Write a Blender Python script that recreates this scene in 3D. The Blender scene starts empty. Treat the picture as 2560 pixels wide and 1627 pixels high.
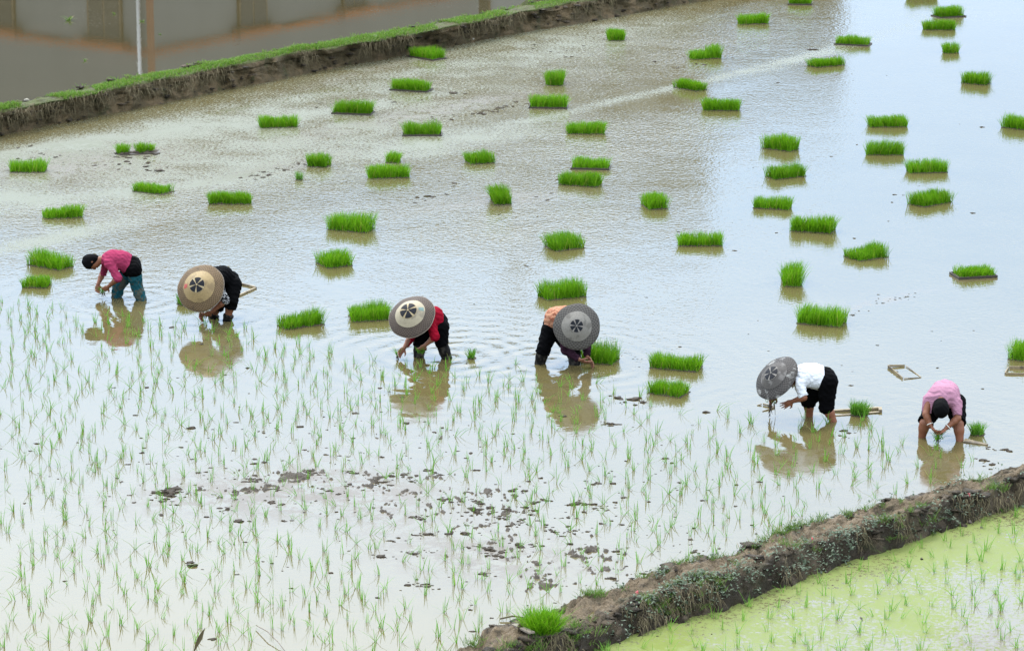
import bpy, math, random
import numpy as np
from mathutils import Vector, Matrix
random.seed(7)
RNG = np.random.default_rng(11)
R = math.radians
S = bpy.context.scene
COL = S.collection

# ------------------------------------------------------------------ camera model
TH, H, F, W0, H0 = R(14.2), 10.06, 7867.0, 2560, 1627
FW = np.array([0, math.cos(TH), -math.sin(TH)]); UP = np.array([0, math.sin(TH), math.cos(TH)]); RT = np.array([1.0, 0, 0])
CAM = np.array([0, 0, H])
def ray(px, py): return FW + RT*((px-W0/2)/F) + UP*((H0/2-py)/F)
def G(px, py, z=0.0):                     # picture point -> point on the level z
    d = ray(px, py); t = (z-H)/d[2]; return CAM + d*t
def PY(px, py, Y):                        # picture point -> point in the upright plane at depth Y
    d = ray(px, py); return CAM + d*(Y/d[1])
def proj(P):                              # world (n,3) -> picture
    v = np.asarray(P, float) - CAM; z = v@FW
    return W0/2 + F*(v@RT)/z, H0/2 - F*(v@UP)/z
def nrm(v): v = np.asarray(v, float); return v/max(np.linalg.norm(v), 1e-9)

# ------------------------------------------------------------------ numpy noise
_T = RNG.random((256, 256))
def vnoise(x, y):
    xi = np.floor(x).astype(int); yi = np.floor(y).astype(int); fx = x-xi; fy = y-yi
    fx = fx*fx*(3-2*fx); fy = fy*fy*(3-2*fy)
    a = _T[xi % 256, yi % 256]; b = _T[(xi+1) % 256, yi % 256]; c = _T[xi % 256, (yi+1) % 256]; d = _T[(xi+1) % 256, (yi+1) % 256]
    return (a*(1-fx)+b*fx)*(1-fy)+(c*(1-fx)+d*fx)*fy
def fbm(x, y, o=4, g=0.5):
    s = 0; a = 1; n = 0
    for i in range(o): s = s + a*vnoise(x*2**i+17.3*i, y*2**i+5.1*i); n += a; a *= g
    return s/n
def sstep(a, b, x): t = np.clip((x-a)/(b-a), 0, 1); return t*t*(3-2*t)

# ------------------------------------------------------------------ mesh helpers
def mesh(name, V, Fc, mats=None, smooth=False):
    me = bpy.data.meshes.new(name)
    V = np.asarray(V, np.float32)
    if isinstance(Fc, np.ndarray):
        k = Fc.shape[1]; n = len(Fc)
        me.vertices.add(len(V)); me.vertices.foreach_set('co', V.ravel())
        me.loops.add(n*k); me.loops.foreach_set('vertex_index', Fc.astype(np.int32).ravel())
        me.polygons.add(n); me.polygons.foreach_set('loop_start', np.arange(0, n*k, k, dtype=np.int32))
        me.update(calc_edges=True)
    else:
        me.from_pydata([tuple(map(float, v)) for v in V], [], [tuple(map(int, f)) for f in Fc]); me.update()
    if smooth: me.polygons.foreach_set('use_smooth', [True]*len(me.polygons))
    for m in (mats or []): me.materials.append(m)
    return me
def link(name, me, parent=None, loc=None):
    o = bpy.data.objects.new(name, me); COL.objects.link(o)
    if loc is not None: o.location = [float(c) for c in loc]
    if parent: o.parent = parent
    return o
def tag(o, label=None, cat=None, group=None, kind=None):
    for k, v in (('label', label), ('category', cat), ('group', group), ('kind', kind)):
        if v: o[k] = v
    return o
def empty(name, loc, rz=0): 
    o = link(name, None, None, loc); o.rotation_euler[2] = rz; o.empty_display_size = .1; return o
class MB:
    def __init__(s): s.v = []; s.f = []
    def add(s, V, Fc):
        b = len(s.v); s.v += [tuple(map(float, v)) for v in V]; s.f += [tuple(b+i for i in f) for f in Fc]
    def box(s, c, ex, ey, ez):            # centre and three half-axis vectors
        c, ex, ey, ez = (np.asarray(a, float) for a in (c, ex, ey, ez))
        V = [c+i*ex+j*ey+k*ez for i in (-1, 1) for j in (-1, 1) for k in (-1, 1)]
        Fc = [(0,1,3,2),(4,6,7,5),(0,4,5,1),(2,3,7,6),(0,2,6,4),(1,5,7,3)]
        if np.dot(np.cross(ex, ey), ez) < 0: Fc = [f[::-1] for f in Fc]
        s.add(V, Fc)
    def tube(s, pts, rad, n=8):
        pts = [np.asarray(p, float) for p in pts]; rad = rad if hasattr(rad, '__len__') else [rad]*len(pts)
        V = []; Fc = []
        for i, p in enumerate(pts):
            d = nrm(pts[min(i+1, len(pts)-1)]-pts[max(i-1, 0)]); a = nrm(np.cross(d, [.3, .2, .93])); b = np.cross(d, a)
            for k in range(n):
                t = 2*math.pi*k/n; V.append(p+rad[i]*(a*math.cos(t)+b*math.sin(t)))
        for i in range(len(pts)-1):
            for k in range(n): Fc.append((i*n+k, i*n+(k+1) % n, (i+1)*n+(k+1) % n, (i+1)*n+k))
        Fc.append(tuple(range(n))[::-1]); Fc.append(tuple((len(pts)-1)*n+k for k in range(n)))
        s.add(V, Fc)
    def build(s, name, m, parent=None, smooth=False, loc=None): return link(name, mesh(name, s.v, s.f, [m], smooth), parent, loc)

# ------------------------------------------------------------------ materials
class NT:
    def __init__(s, name):
        s.m = bpy.data.materials.new(name); s.m.use_nodes = True; s.t = s.m.node_tree; s.t.nodes.clear()
        s.out = s.t.nodes.new('ShaderNodeOutputMaterial')
    def n(s, typ, **kw):
        nd = s.t.nodes.new('ShaderNode'+typ)
        for k, v in kw.items(): setattr(nd, k, v)
        return nd
    def set(s, sock, v):
        if hasattr(v, 'is_output') or isinstance(v, bpy.types.NodeSocket): s.t.links.new(v, sock)
        else: sock.default_value = v
    def math(s, op, a, b=0.0, c=0.0, clamp=False):
        nd = s.n('Math', operation=op, use_clamp=clamp); s.set(nd.inputs[0], a); s.set(nd.inputs[1], b); s.set(nd.inputs[2], c); return nd.outputs[0]
    def mix(s, f, a, b):
        nd = s.n('Mix', data_type='RGBA'); s.set(nd.inputs[0], f)
        for i, v in ((6, a), (7, b)):
            s.set(nd.inputs[i], (*v, 1) if isinstance(v, tuple) and len(v) == 3 else v)
        return nd.outputs[2]
    def noise(s, scale, detail=3, rough=.5, vec=None, dist=0):
        nd = s.n('TexNoise'); nd.inputs['Scale'].default_value = scale; nd.inputs['Detail'].default_value = detail
        nd.inputs['Roughness'].default_value = rough; nd.inputs['Distortion'].default_value = dist
        if vec is not None: s.t.links.new(vec, nd.inputs['Vector'])
        return nd.outputs['Fac']
    def pos(s): return s.n('NewGeometry').outputs['Position']
    def objco(s): return s.n('TexCoord').outputs['Object']
    def ramp(s, f, a, b):
        nd = s.n('MapRange', interpolation_type='SMOOTHSTEP'); s.set(nd.inputs[0], f); nd.inputs[1].default_value = a; nd.inputs[2].default_value = b; return nd.outputs[0]
    def attr(s, name): return s.n('Attribute', attribute_name=name).outputs['Fac']
    def scale(s, vec, xyz):
        nd = s.n('Mapping'); s.t.links.new(vec, nd.inputs[0]); nd.inputs['Scale'].default_value = xyz; return nd.outputs[0]
    def bump(s, h, dist, strength=1.0, normal=None):
        nd = s.n('Bump'); s.set(nd.inputs['Height'], h); nd.inputs['Distance'].default_value = dist; nd.inputs['Strength'].default_value = strength
        if normal is not None: s.t.links.new(normal, nd.inputs['Normal'])
        return nd.outputs[0]
    def bsdf(s, col, rough=.6, spec=.5, ior=1.45, normal=None, **kw):
        nd = s.n('BsdfPrincipled'); s.set(nd.inputs['Base Color'], (*col, 1) if isinstance(col, tuple) else col)
        s.set(nd.inputs['Roughness'], rough); nd.inputs['IOR'].default_value = ior; s.set(nd.inputs['Specular IOR Level'], spec)
        if normal is not None: s.t.links.new(normal, nd.inputs['Normal'])
        for k, v in kw.items(): s.set(nd.inputs[k], v)
        s.last = nd; return nd.outputs[0]
    def done(s, sh): s.t.links.new(sh, s.out.inputs[0]); return s.m
def simple(name, col, rough=.7, var=.25, scale=30, bump=.002, spec=.4, col2=None, s2=6):
    t = NT(name); p = t.objco(); n = t.noise(scale, 4, .6, p); n2 = t.noise(s2, 3, .6, p)
    dark = tuple(c*(1-var) for c in col)
    c = t.mix(n, dark, tuple(c*(1+var) for c in col))
    if col2: c = t.mix(t.ramp(n2, .5, .62), c, col2)
    return t.done(t.bsdf(c, rough, spec, normal=t.bump(n, bump) if bump else None))
def leafmat(name, c1, c2, tr=.35, dry=None):
    t = NT(name); g = t.n('NewGeometry'); r = g.outputs['Random Per Island']
    c = t.mix(r, c1, c2); ob = t.n('ObjectInfo').outputs['Random']; c = t.mix(t.math('MULTIPLY', ob, .45), c, tuple(x*.55 for x in c1)); c = t.mix(t.math('MULTIPLY', t.noise(11, 2, .5, t.objco()), .35), c, c2)
    if dry: c = t.mix(t.ramp(r, .93, .96), c, dry)
    b = t.bsdf(c, .5, .12); tl = t.n('BsdfTranslucent'); t.set(tl.inputs[0], t.mix(.35, c, tuple(min(1, x*1.5) for x in c2)))
    mx = t.n('MixShader'); mx.inputs[0].default_value = tr; t.t.links.new(b, mx.inputs[1]); t.t.links.new(tl.outputs[0], mx.inputs[2])
    return t.done(mx.outputs[0])
M = {}
M['mat_grass'] = leafmat('seedling_green', (.018, .105, .002), (.17, .38, .010), .28, (.26, .27, .05))
M['bundle'] = leafmat('bundle_green', (.05, .17, .012), (.13, .30, .03), .35)
M['seedling'] = leafmat('young_rice', (.07, .22, .018), (.18, .38, .05), .3, (.22, .22, .08))
M['turf'] = leafmat('dike_turf', (.055, .14, .016), (.16, .28, .035), .3, (.26, .22, .09))
M['moss_grass'] = leafmat('dike_weed_grass', (.05, .11, .02), (.13, .22, .04), .3, (.25, .2, .1))
M['straw'] = leafmat('dry_straw', (.055, .045, .024), (.18, .15, .085), .1)
M['weed'] = leafmat('broad_weed', (.03, .055, .025), (.17, .21, .15), .15)
M['root'] = simple('root_mat', (.055, .042, .028), .8, .5, 60, .006)
M['tray'] = simple('seed_tray', (.045, .036, .028), .5, .3, 40, .001)
M['bamboo'] = simple('bamboo_frame', (.21, .165, .095), .6, .35, 25, .003, col2=(.09, .07, .045), s2=5)
M['clod'] = simple('mud_clod', (.034, .026, .017), .7, .5, 30, .006, .15)
M['skin'] = simple('skin', (.205, .088, .050), .55, .12, 20, .001)
M['skin_dark'] = simple('tanned_skin', (.175, .066, .032), .55, .15, 20, .001)
M['hair'] = simple('black_hair', (.003, .003, .0035), .8, .5, 80, .004, .06)
M['eye'] = simple('eye_dark', (.02, .015, .012), .2, 0, 10, 0)
M['lip'] = simple('lips', (.25, .08, .06), .5, .1, 10, 0)
def cloth(name, col, wr=.02, pat=None, rough=.85, pscale=14):
    t = NT(name); p = t.objco(); n = t.noise(7, 2, .5, t.scale(p, (1, 1, 2.2)), 1.2); f = t.noise(90, 2, .5, p)
    c = t.mix(t.noise(5, 2, .5, p), tuple(x*.85 for x in col), tuple(x*1.12 for x in col))
    if pat:
        c = t.mix(t.ramp(t.noise(pscale, 3, .65, p, .6), .5, .58), c, pat)
    return t.done(t.bsdf(c, rough, .05, normal=t.bump(f, .0012, 1, t.bump(n, wr))))
M['magenta'] = cloth('magenta_shirt', (.25, .030, .072)); M['pink'] = cloth('pale_pink_shirt', (.33, .165, .225))
M['white'] = cloth('white_shirt', (.62, .64, .67)); M['red'] = cloth('red_jacket', (.20, .004, .014))
M['salmon'] = cloth('salmon_jacket', (.36, .18, .11), .012, (.22, .075, .045), .85, 10)
M['plum'] = cloth('plum_sleeve', (.018, .007, .013), .01, (.03, .013, .022)); M['black'] = cloth('black_cloth', (.0018, .0018, .0022), .01)
M['pattern'] = cloth('patterned_sleeve', (.012, .012, .014), .006, (.4, .4, .4), .85, 42)
M['teal'] = cloth('teal_waders', (.010, .060, .075), .012, (.055, .062, .05), .5, 9)
M['boot'] = simple('wet_boot', (.006, .0055, .005), .6, .4, 20, .004, .12, (.03, .026, .021), 14)
M['silver'] = simple('silver_bracelet', (.6, .58, .52), .3, .1, 20, 0)
# woven hat material driven by a polar UV map (u round the hat, v along the slope)
def weave(name, c1, c2, su, sv, mott=None):
    t = NT(name); uv = t.n('UVMap', uv_map='polar').outputs[0]; sp = t.n('SeparateXYZ'); t.t.links.new(uv, sp.inputs[0])
    a = t.math('SINE', t.math('MULTIPLY', sp.outputs[0], su)); b = t.math('SINE', t.math('MULTIPLY', sp.outputs[1], sv))
    w = t.math('MULTIPLY', a, b); h = t.math('MULTIPLY_ADD', w, .5, .5)
    n = t.noise(26, 4, .65, t.objco()); c = t.mix(t.math('MULTIPLY_ADD', h, .6, t.math('MULTIPLY', n, .4)), c1, c2)
    n2 = t.noise(9, 4, .6, t.objco())
    if mott: c = t.mix(t.ramp(n2, .54, .68), c, mott)
    return t.done(t.bsdf(c, .7, .3, normal=t.bump(h, .003)))
M['brim_brown'] = weave('brown_woven_brim', (.032, .020, .009), (.185, .122, .062), 44, 62, (.075, .05, .027))
M['brim_dark'] = weave('dark_woven_brim', (.016, .012, .009), (.105, .077, .057), 42, 58, (.05, .04, .032))
M['brim_grey'] = weave('grey_woven_brim', (.012, .011, .010), (.115, .104, .09), 32, 46)
M['brim_worn'] = weave('worn_grey_brim', (.015, .0135, .012), (.068, .061, .055), 36, 50, (.22, .215, .2))
M['disc_gold'] = simple('golden_hat_cover', (.25, .178, .08), .65, .35, 45, .002, col2=(.18, .125, .058), s2=9)
M['disc_pale'] = simple('pale_hat_cover', (.29, .25, .17), .7, .3, 45, .002, col2=(.20, .17, .12), s2=9)
M['disc_grey'] = simple('grey_hat_cover', (.165, .152, .13), .75, .4, 70, .003, col2=(.11, .10, .085), s2=9)
M['disc_dark'] = simple('dark_grey_hat_cover', (.062, .056, .05), .8, .35, 50, .003, col2=(.13, .12, .11), s2=8)
M['patch'] = simple('black_patch', (.006, .007, .010), .6, .3, 30, 0, .2)
M['strap'] = simple('strap_tan', (.29, .225, .12), .6, .2, 30, 0)
M['strap_grey'] = simple('strap_grey', (.17, .155, .135), .7, .2, 30, 0)
M['stamp'] = simple('red_stamp', (.32, .06, .05), .7, .3, 60, 0)
M['stain'] = simple('teal_stain', (.13, .19, .17), .7, .3, 60, 0)
M['stone'] = simple('pale_stone', (.2, .19, .15), .8, .25, 12, .01)
M['egg'] = simple('pink_eggs', (.62, .09, .12), .5, .3, 60, .002)
M['plank'] = simple('old_plank', (.17, .14, .11), .7, .4, 20, .003)

# ------------------------------------------------------------------ polylines measured on the ground
FB = np.array([(-500,428),(-300,392),(0,340),(131,310),(229,294),(327,275),(458,248),(556,225),(654,209),(746,189),(852,168),(958,145),(1028,133),(1099,121),(1280,86),(1421,64),(1562,39),(1704,11),(2000,-42),(2400,-112),(3200,-250)], float)
FT = np.array([(-500,376),(-300,336),(0,279),(108,258),(196,242),(288,222),(343,209),(425,193),(523,173),(654,148),(746,129),(852,114),(922,105),(1028,85),(1150,62),(1280,35),(1386,14),(1456,3),(1704,-40),(2000,-95),(2400,-165),(3200,-303)], float)
FK = np.array([(-500,362),(-300,324),(0,268),(98,250),(196,226),(294,206),(376,188),(490,167),(640,139),(760,119),(900,95),(1100,58),(1280,22),(1386,1),(1704,-54),(2000,-110),(2400,-180),(3200,-316)], float)
NA = np.array([(760,1800),(1000,1705),(1191,1612),(1226,1583),(1295,1558),(1409,1528),(1478,1494),(1570,1467),(1696,1426),(1782,1404),(1879,1376),(1925,1352),(2040,1312),(2125,1292),(2211,1275),(2280,1254),(2360,1226),(2469,1193),(2560,1172),(2800,1108),(3100,1030)], float)
NB = np.array([(760,1935),(1000,1842),(1300,1718),(1524,1627),(1581,1598),(1684,1558),(1810,1524),(1925,1484),(2040,1444),(2154,1403),(2269,1363),(2383,1323),(2498,1293),(2560,1270),(2800,1205),(3100,1125)], float)
LOWZ, PONDZ, TOPZ = -.22, .365, .42
def ip(P, x): return np.interp(x, P[:, 0], P[:, 1])
def Garr(px, py, z=0.0): return np.array([G(a, b, z) for a, b in zip(px, py)])

# ------------------------------------------------------------------ terrain: dikes
def sweep(xs, rows, name, m, amp):
    n, k = len(xs), len(rows); V = np.array(rows).transpose(1, 0, 2)     # n,k,3
    V = V.reshape(-1, 3); i = np.arange(n-1)[:, None]*k + np.arange(k-1)[None]; i = i.ravel()
    return V, np.stack([i, i+k, i+k+1, i+1], 1)
def dike_mat(name, top, face, moss, mossamt, tint):
    t = NT(name); p = t.pos(); g = t.n('NewGeometry'); sep = t.n('SeparateXYZ'); t.t.links.new(g.outputs['Normal'], sep.inputs[0])
    n1 = t.noise(2.2, 6, .65, p); n2 = t.noise(14, 5, .7, p); n3 = t.noise(55, 4, .7, p)
    f = t.attr('top')
    c = t.mix(n2, tuple(x*.5 for x in face), tuple(x*1.5 for x in face)); c = t.mix(t.ramp(n1, .47, .60), c, tint)
    ct = t.mix(n2, tuple(x*.4 for x in top), tuple(x*1.35 for x in top)); ct = t.mix(t.math('MULTIPLY', t.ramp(t.noise(5, 5, .7, p), .5, .62), .75), ct, face)
    c = t.mix(f, c, ct); c = t.mix(t.math('MULTIPLY', t.ramp(t.noise(3.1, 5, .7, p), .55-mossamt, .72-mossamt), .8), c, moss)
    c = t.mix(t.math('MULTIPLY', t.ramp(n3, .3, .6), .5), t.mix(.5, c, (0.01, .008, .006)), c)  # crevice shade painted into the soil colour at the fine noise's low spots
    h = t.math('MULTIPLY_ADD', n2, .06, t.math('MULTIPLY', n3, .022))
    return t.done(t.bsdf(c, .75, .3, normal=t.bump(h, 1.0)))
M['near_dike'] = dike_mat('near_dike_mud', (.25, .185, .11), (.037, .027, .014), (.036, .042, .014), .02, (.12, .09, .055))
M['far_dike'] = dike_mat('far_dike_mud', (.10, .125, .022), (.085, .062, .025), (.05, .056, .015), .03, (.165, .115, .055))
def setattr_v(me, name, arr):
    a = me.attributes.new(name, 'FLOAT', 'POINT'); a.data.foreach_set('value', np.asarray(arr, np.float32))

# near dike
xs = np.arange(760, 3100, 4.5)
A = Garr(xs, ip(NA, xs)); B = Garr(xs, ip(NB, xs), LOWZ)
us = np.concatenate([np.linspace(-.14, .5, 34), np.linspace(.515, 1.12, 44)])
sarc = np.concatenate([[0], np.cumsum(np.linalg.norm(np.diff(A, axis=0), axis=1))])
rows = []; topm = []
wob = .035*(vnoise(sarc*2.2, sarc*0)-.5)
edgev = 1.4*(fbm(sarc*1.6, sarc*0+3, 5, .6)-.5)
for u in us:
    P = A*(1-u)+B*u
    lip = .035+.05*fbm(sarc*3, sarc*0+8, 3)+.05*np.maximum(0, fbm(sarc*5, sarc*0+31, 3)-.5)
    ue = .60+.28*edgev
    up = sstep(-.1, .10+.1*(fbm(sarc*4, sarc*0+50, 3)-.5), np.full_like(sarc, u))
    dn = sstep(-.0, .43, u-ue)
    z = -.10+up*(.10+lip) - .03*sstep(.1, .45, u)*(1-dn) + dn*(LOWZ-.05-lip)
    z = z - .18*sstep(1.0, 1.12, u)
    nz = fbm(sarc*7, np.full_like(sarc, u*9), 5, .6)-.5
    nl = fbm(sarc*2.3+9, np.full_like(sarc, u*3.5), 3)-.5
    amp = .075+.065*dn*(1-sstep(.9, 1.05, u))
    z = z + amp*nz*1.6 + .10*nl*up
    z = z + .16*np.maximum(0, fbm(sarc*4.2, np.full_like(sarc, u*6+20), 4, .6)-.52)*up*(1-sstep(.75, .95, u))
    Q = P.copy(); Q[:, 2] = z
    Q[:, 1] -= .16*nz*dn; Q[:, 1] += (.28*(fbm(sarc*5+3, np.full_like(sarc, u*5+7), 4, .6)-.5))*(1-.5*dn)*.5
    rows.append(Q); topm.append((1-sstep(-.05, .12, u-ue+.15*nz))*sstep(.0, .15, u+.3*nz))
NDV, nf = sweep(xs, rows, 'd', None, 0); NDgrid = np.array(rows)
me = mesh('near_dike', NDV, nf[:, ::-1], [M['near_dike']], True); setattr_v(me, 'top', np.array(topm).T.ravel())
tag(link('earth_bank_path', me), 'low muddy bank path between the white water and the green duckweed paddy', 'earth bank', None, 'structure')

# far dike
xf = np.concatenate([np.arange(-500, 1800, 5.0), np.arange(1800, 3200, 14)])
b0 = Garr(xf, ip(FB, xf)); tf = Garr(xf, ip(FT, xf), TOPZ); bk = Garr(xf, ip(FK, xf), TOPZ)
sarc2 = np.concatenate([[0], np.cumsum(np.linalg.norm(np.diff(b0, axis=0), axis=1))])
rows = []; topm = []; TOPROWS = []
for kind, u in [('s', -.25), ('s', -.12)]+[('f', v) for v in np.linspace(0, 1, 26)]+[('t', v) for v in np.linspace(.05, 1, 14)]+[('b', .5), ('b', 1.0)]:
    uu = np.full_like(sarc2, u)
    n5 = fbm(sarc2*5, uu*4+(9 if kind == 't' else 0), 5, .6)-.5; nl = fbm(sarc2*1.1, uu*1.5, 3)-.5
    if kind == 's': P = b0.copy(); P[:, 1] += u*1.2; P[:, 2] = u*.5
    elif kind == 'f':
        bul = math.sin(math.pi*u); P = b0*(1-u)+tf*u
        P[:, 1] -= .12*bul*nl + .34*n5*(bul*.8+.2) - .03*bul + .05*(u > .75) + .26*(vnoise(sarc2*3.3, uu*2.2)-.5)*(bul+.2); P[:, 2] += .07*n5*(.3+bul) + .03*(vnoise(sarc2*2.1, uu*0+2)-.5)*u
    elif kind == 't':
        P = tf*(1-u)+bk*u; P[:, 2] += .045*n5+.035*math.sin(math.pi*u)+.03*(vnoise(sarc2*2.1, uu*0+2)-.5)+ (.05*np.maximum(0, fbm(sarc2*6, uu*0+77, 3)-.45)*4 if u > .85 else 0)
        TOPROWS.append(P)
    else: P = bk.copy(); P[:, 1] += .35*u; P[:, 2] = TOPZ-.25*u+.06*n5
    rows.append(P); topm.append(np.full_like(sarc2, 1.0 if kind == 't' else (0.0 if kind != 'f' else float(u > .93))))
FDgrid = np.array(rows)
V, nf = sweep(xf, rows, 'd', None, 0)
me = mesh('far_dike', V, nf[:, ::-1], [M['far_dike']], True); setattr_v(me, 'top', np.array(topm).T.ravel())
tag(link('earth_bank', me), 'tall earth bank with grassy top between the upper pond and the paddy', 'earth bank', None, 'structure')

# ------------------------------------------------------------------ water
def ringh(t, p, cs):
    tot = None
    for (x, y, a, lam, dec) in cs:
        d = t.n('VectorMath', operation='DISTANCE'); wob = t.n('VectorMath', operation='ADD'); t.t.links.new(p, wob.inputs[0])
        ns = t.n('TexNoise'); ns.inputs['Scale'].default_value = 1.7; t.t.links.new(p, ns.inputs['Vector'])
        sc = t.n('VectorMath', operation='SCALE'); t.t.links.new(ns.outputs['Color'], sc.inputs[0]); sc.inputs['Scale'].default_value = .3
        t.t.links.new(sc.outputs[0], wob.inputs[1]); t.t.links.new(wob.outputs[0], d.inputs[0]); d.inputs[1].default_value = (x+.15, y+.15, .15)
        r = d.outputs['Value']; w = t.math('SINE', t.math('MULTIPLY', r, 2*math.pi/lam))
        e = t.math('EXPONENT', t.math('MULTIPLY', r, -1/dec)); h = t.math('MULTIPLY', t.math('MULTIPLY', w, e), a)
        tot = h if tot is None else t.math('ADD', tot, h)
    return tot
def water_mat(name, mud, mud2, film, rings, rip, film_rough=.5, ior=1.36, filmax=.8):
    t = NT(name); p = t.pos()
    ripple = t.attr('ripple'); al = t.attr('film'); sh = t.attr('shallow')
    n1 = t.noise(4.5, 2, .5, p, .4); n2 = t.noise(15, 1, .5, p, .5); n3 = t.noise(34, 1, .5, p)
    h = t.math('ADD', t.math('MULTIPLY', n1, .0020*rip), t.math('MULTIPLY', n2, .0056*rip)); h = t.math('ADD', h, t.math('MULTIPLY', n3, .0009*rip))
    gust = t.math('MULTIPLY_ADD', t.noise(.7, 4, .65, p), 2.2, -.25, True)
    h = t.math('MULTIPLY', t.math('MULTIPLY', h, ripple), gust)
    if rings: h = t.math('ADD', h, ringh(t, p, rings))
    base = t.mix(t.noise(.8, 5, .6, p), mud, mud2)
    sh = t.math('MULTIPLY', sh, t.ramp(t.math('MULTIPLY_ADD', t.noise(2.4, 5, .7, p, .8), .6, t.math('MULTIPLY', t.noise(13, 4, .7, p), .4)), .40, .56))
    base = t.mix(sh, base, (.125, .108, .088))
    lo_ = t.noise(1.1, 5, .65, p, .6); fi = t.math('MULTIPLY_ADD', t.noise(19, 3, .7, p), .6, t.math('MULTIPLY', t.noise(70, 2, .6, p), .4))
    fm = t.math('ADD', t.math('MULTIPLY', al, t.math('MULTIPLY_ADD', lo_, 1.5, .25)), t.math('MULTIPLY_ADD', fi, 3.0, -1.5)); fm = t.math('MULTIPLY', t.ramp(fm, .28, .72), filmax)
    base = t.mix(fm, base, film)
    rough = t.math('MULTIPLY_ADD', fm, film_rough, .015); rough = t.math('MULTIPLY_ADD', sh, .34, rough)
    spec = t.math('MULTIPLY_ADD', fm, -.36, t.math('MULTIPLY_ADD', sh, -.30, .5))
    return t.done(t.bsdf(base, rough, spec, ior, normal=t.bump(h, 1.0)))
def grid(x0, x1, y0, y1, st, z, keep):
    X = np.arange(x0, x1+st, st); Y = np.arange(y0, y1+st, st); gx, gy = np.meshgrid(X, Y, indexing='ij')
    V = np.stack([gx.ravel(), gy.ravel(), np.full(gx.size, z)], 1); ny = len(Y)
    i = (np.arange(len(X)-1)[:, None]*ny+np.arange(ny-1)[None]).ravel()
    Fc = np.stack([i, i+ny, i+ny+1, i+1], 1); c = V[Fc].mean(1); Fc = Fc[keep(c)]
    used = np.unique(Fc); mp = -np.ones(len(V), int); mp[used] = np.arange(len(used)); return V[used], mp[Fc]
def between(Pa, Pb, f): return Pa*(1-f)+Pb*f
midN = between(A, B, .45); midF = between(tf, bk, .5); midFb = between(b0, tf, .6)
yN = lambda x: np.interp(x, midN[:, 0], midN[:, 1]); 
fN = lambda c: c[:, 1] > np.where(c[:, 0] < midN[0, 0], -1e9, yN(c[:, 0]))
def far_side(c, L): # True when beyond the far bank line
    o = np.argsort(L[:, 0]); return c[:, 1] > np.interp(c[:, 0], L[o, 0], L[o, 1])
# far bank line as y(x): x grows with depth
def blob(px, py, cx, cy, rx, ry, rot=0):
    c, s = math.cos(R(rot)), math.sin(R(rot)); dx, dy = px-cx, py-cy
    return np.exp(-(((dx*c+dy*s)/rx)**2+((-dx*s+dy*c)/ry)**2))
PLANT_TOP = np.array([(-600,690),(0,748),(250,792),(500,800),(700,850),(900,900),(1200,925),(1400,945),(1600,992),(1800,1030),(2000,1055),(2200,1065),(2330,1125),(2560,1190),(3000,1250)], float)
V, Fc = grid(-16, 22, 22, 118, .14, 0.0, lambda c: fN(c) & ~far_side(c, midFb))
px, py = proj(V)
calm = sstep(-90, 70, py-ip(PLANT_TOP, px)+30*(fbm(V[:, 0]*.8, V[:, 1]*.8)-.5))
ripple = .46-.35*calm
ripple *= 1-.75*np.clip(blob(px, py, 200, 410, 330, 45, -4)+blob(px, py, 1050, 270, 330, 40, -10)+blob(px, py, 700, 400, 260, 32, -8)+blob(px, py, 1900, 210, 500, 26, -10), 0, 1)
ripple *= 1+3.2*np.clip(blob(px, py, 1520, 340, 330, 75, -6)+blob(px, py, 1650, 130, 380, 60, -8)+.8*blob(px, py, 250, 500, 330, 50, -5)+.7*blob(px, py, 1300, 560, 260, 70), 0, 1)
ripple *= 1-.3*sstep(520, 330, py)*sstep(1300, 800, px)
ripple *= 1-.12*sstep(1750, 2150, px)*(1-calm)
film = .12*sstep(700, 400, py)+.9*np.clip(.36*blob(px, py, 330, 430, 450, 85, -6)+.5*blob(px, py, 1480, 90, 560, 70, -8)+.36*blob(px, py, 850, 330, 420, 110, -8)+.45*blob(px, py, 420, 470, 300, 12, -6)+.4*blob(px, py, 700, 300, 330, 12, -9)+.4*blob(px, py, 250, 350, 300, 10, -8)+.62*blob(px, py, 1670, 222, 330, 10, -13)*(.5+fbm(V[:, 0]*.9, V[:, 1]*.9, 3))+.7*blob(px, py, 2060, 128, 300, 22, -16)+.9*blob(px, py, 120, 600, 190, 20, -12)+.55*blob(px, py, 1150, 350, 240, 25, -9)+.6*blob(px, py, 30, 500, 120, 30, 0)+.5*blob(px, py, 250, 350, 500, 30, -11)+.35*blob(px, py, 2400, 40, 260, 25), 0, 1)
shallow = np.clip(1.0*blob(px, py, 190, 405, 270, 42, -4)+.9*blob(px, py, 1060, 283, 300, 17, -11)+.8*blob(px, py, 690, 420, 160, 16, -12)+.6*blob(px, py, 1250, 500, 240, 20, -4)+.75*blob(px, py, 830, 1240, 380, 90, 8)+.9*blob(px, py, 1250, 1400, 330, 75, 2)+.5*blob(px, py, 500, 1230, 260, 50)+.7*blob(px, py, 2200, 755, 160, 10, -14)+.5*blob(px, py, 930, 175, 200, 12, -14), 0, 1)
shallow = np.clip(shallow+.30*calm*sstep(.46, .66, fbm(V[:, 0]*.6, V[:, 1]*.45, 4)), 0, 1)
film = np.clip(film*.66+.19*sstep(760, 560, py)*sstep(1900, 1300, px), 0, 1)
def foot(p): return G(*p)
RC = []
for (fx, fy, a_) in [(320,748,.0018),(545,790,.0016),(1055,890,.0020),(1125,893,.0048),(1375,905,.0034),(1450,910,.0015),(2035,1048,.0014),(2330,1090,.0014)]:
    g = G(fx, fy); RC.append((g[0], g[1], a_*.55, .30, 1.1))
M['paddy_water'] = water_mat('paddy_water', (.074, .061, .023), (.098, .081, .034), (.135, .148, .112), RC, 1.0)
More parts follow.
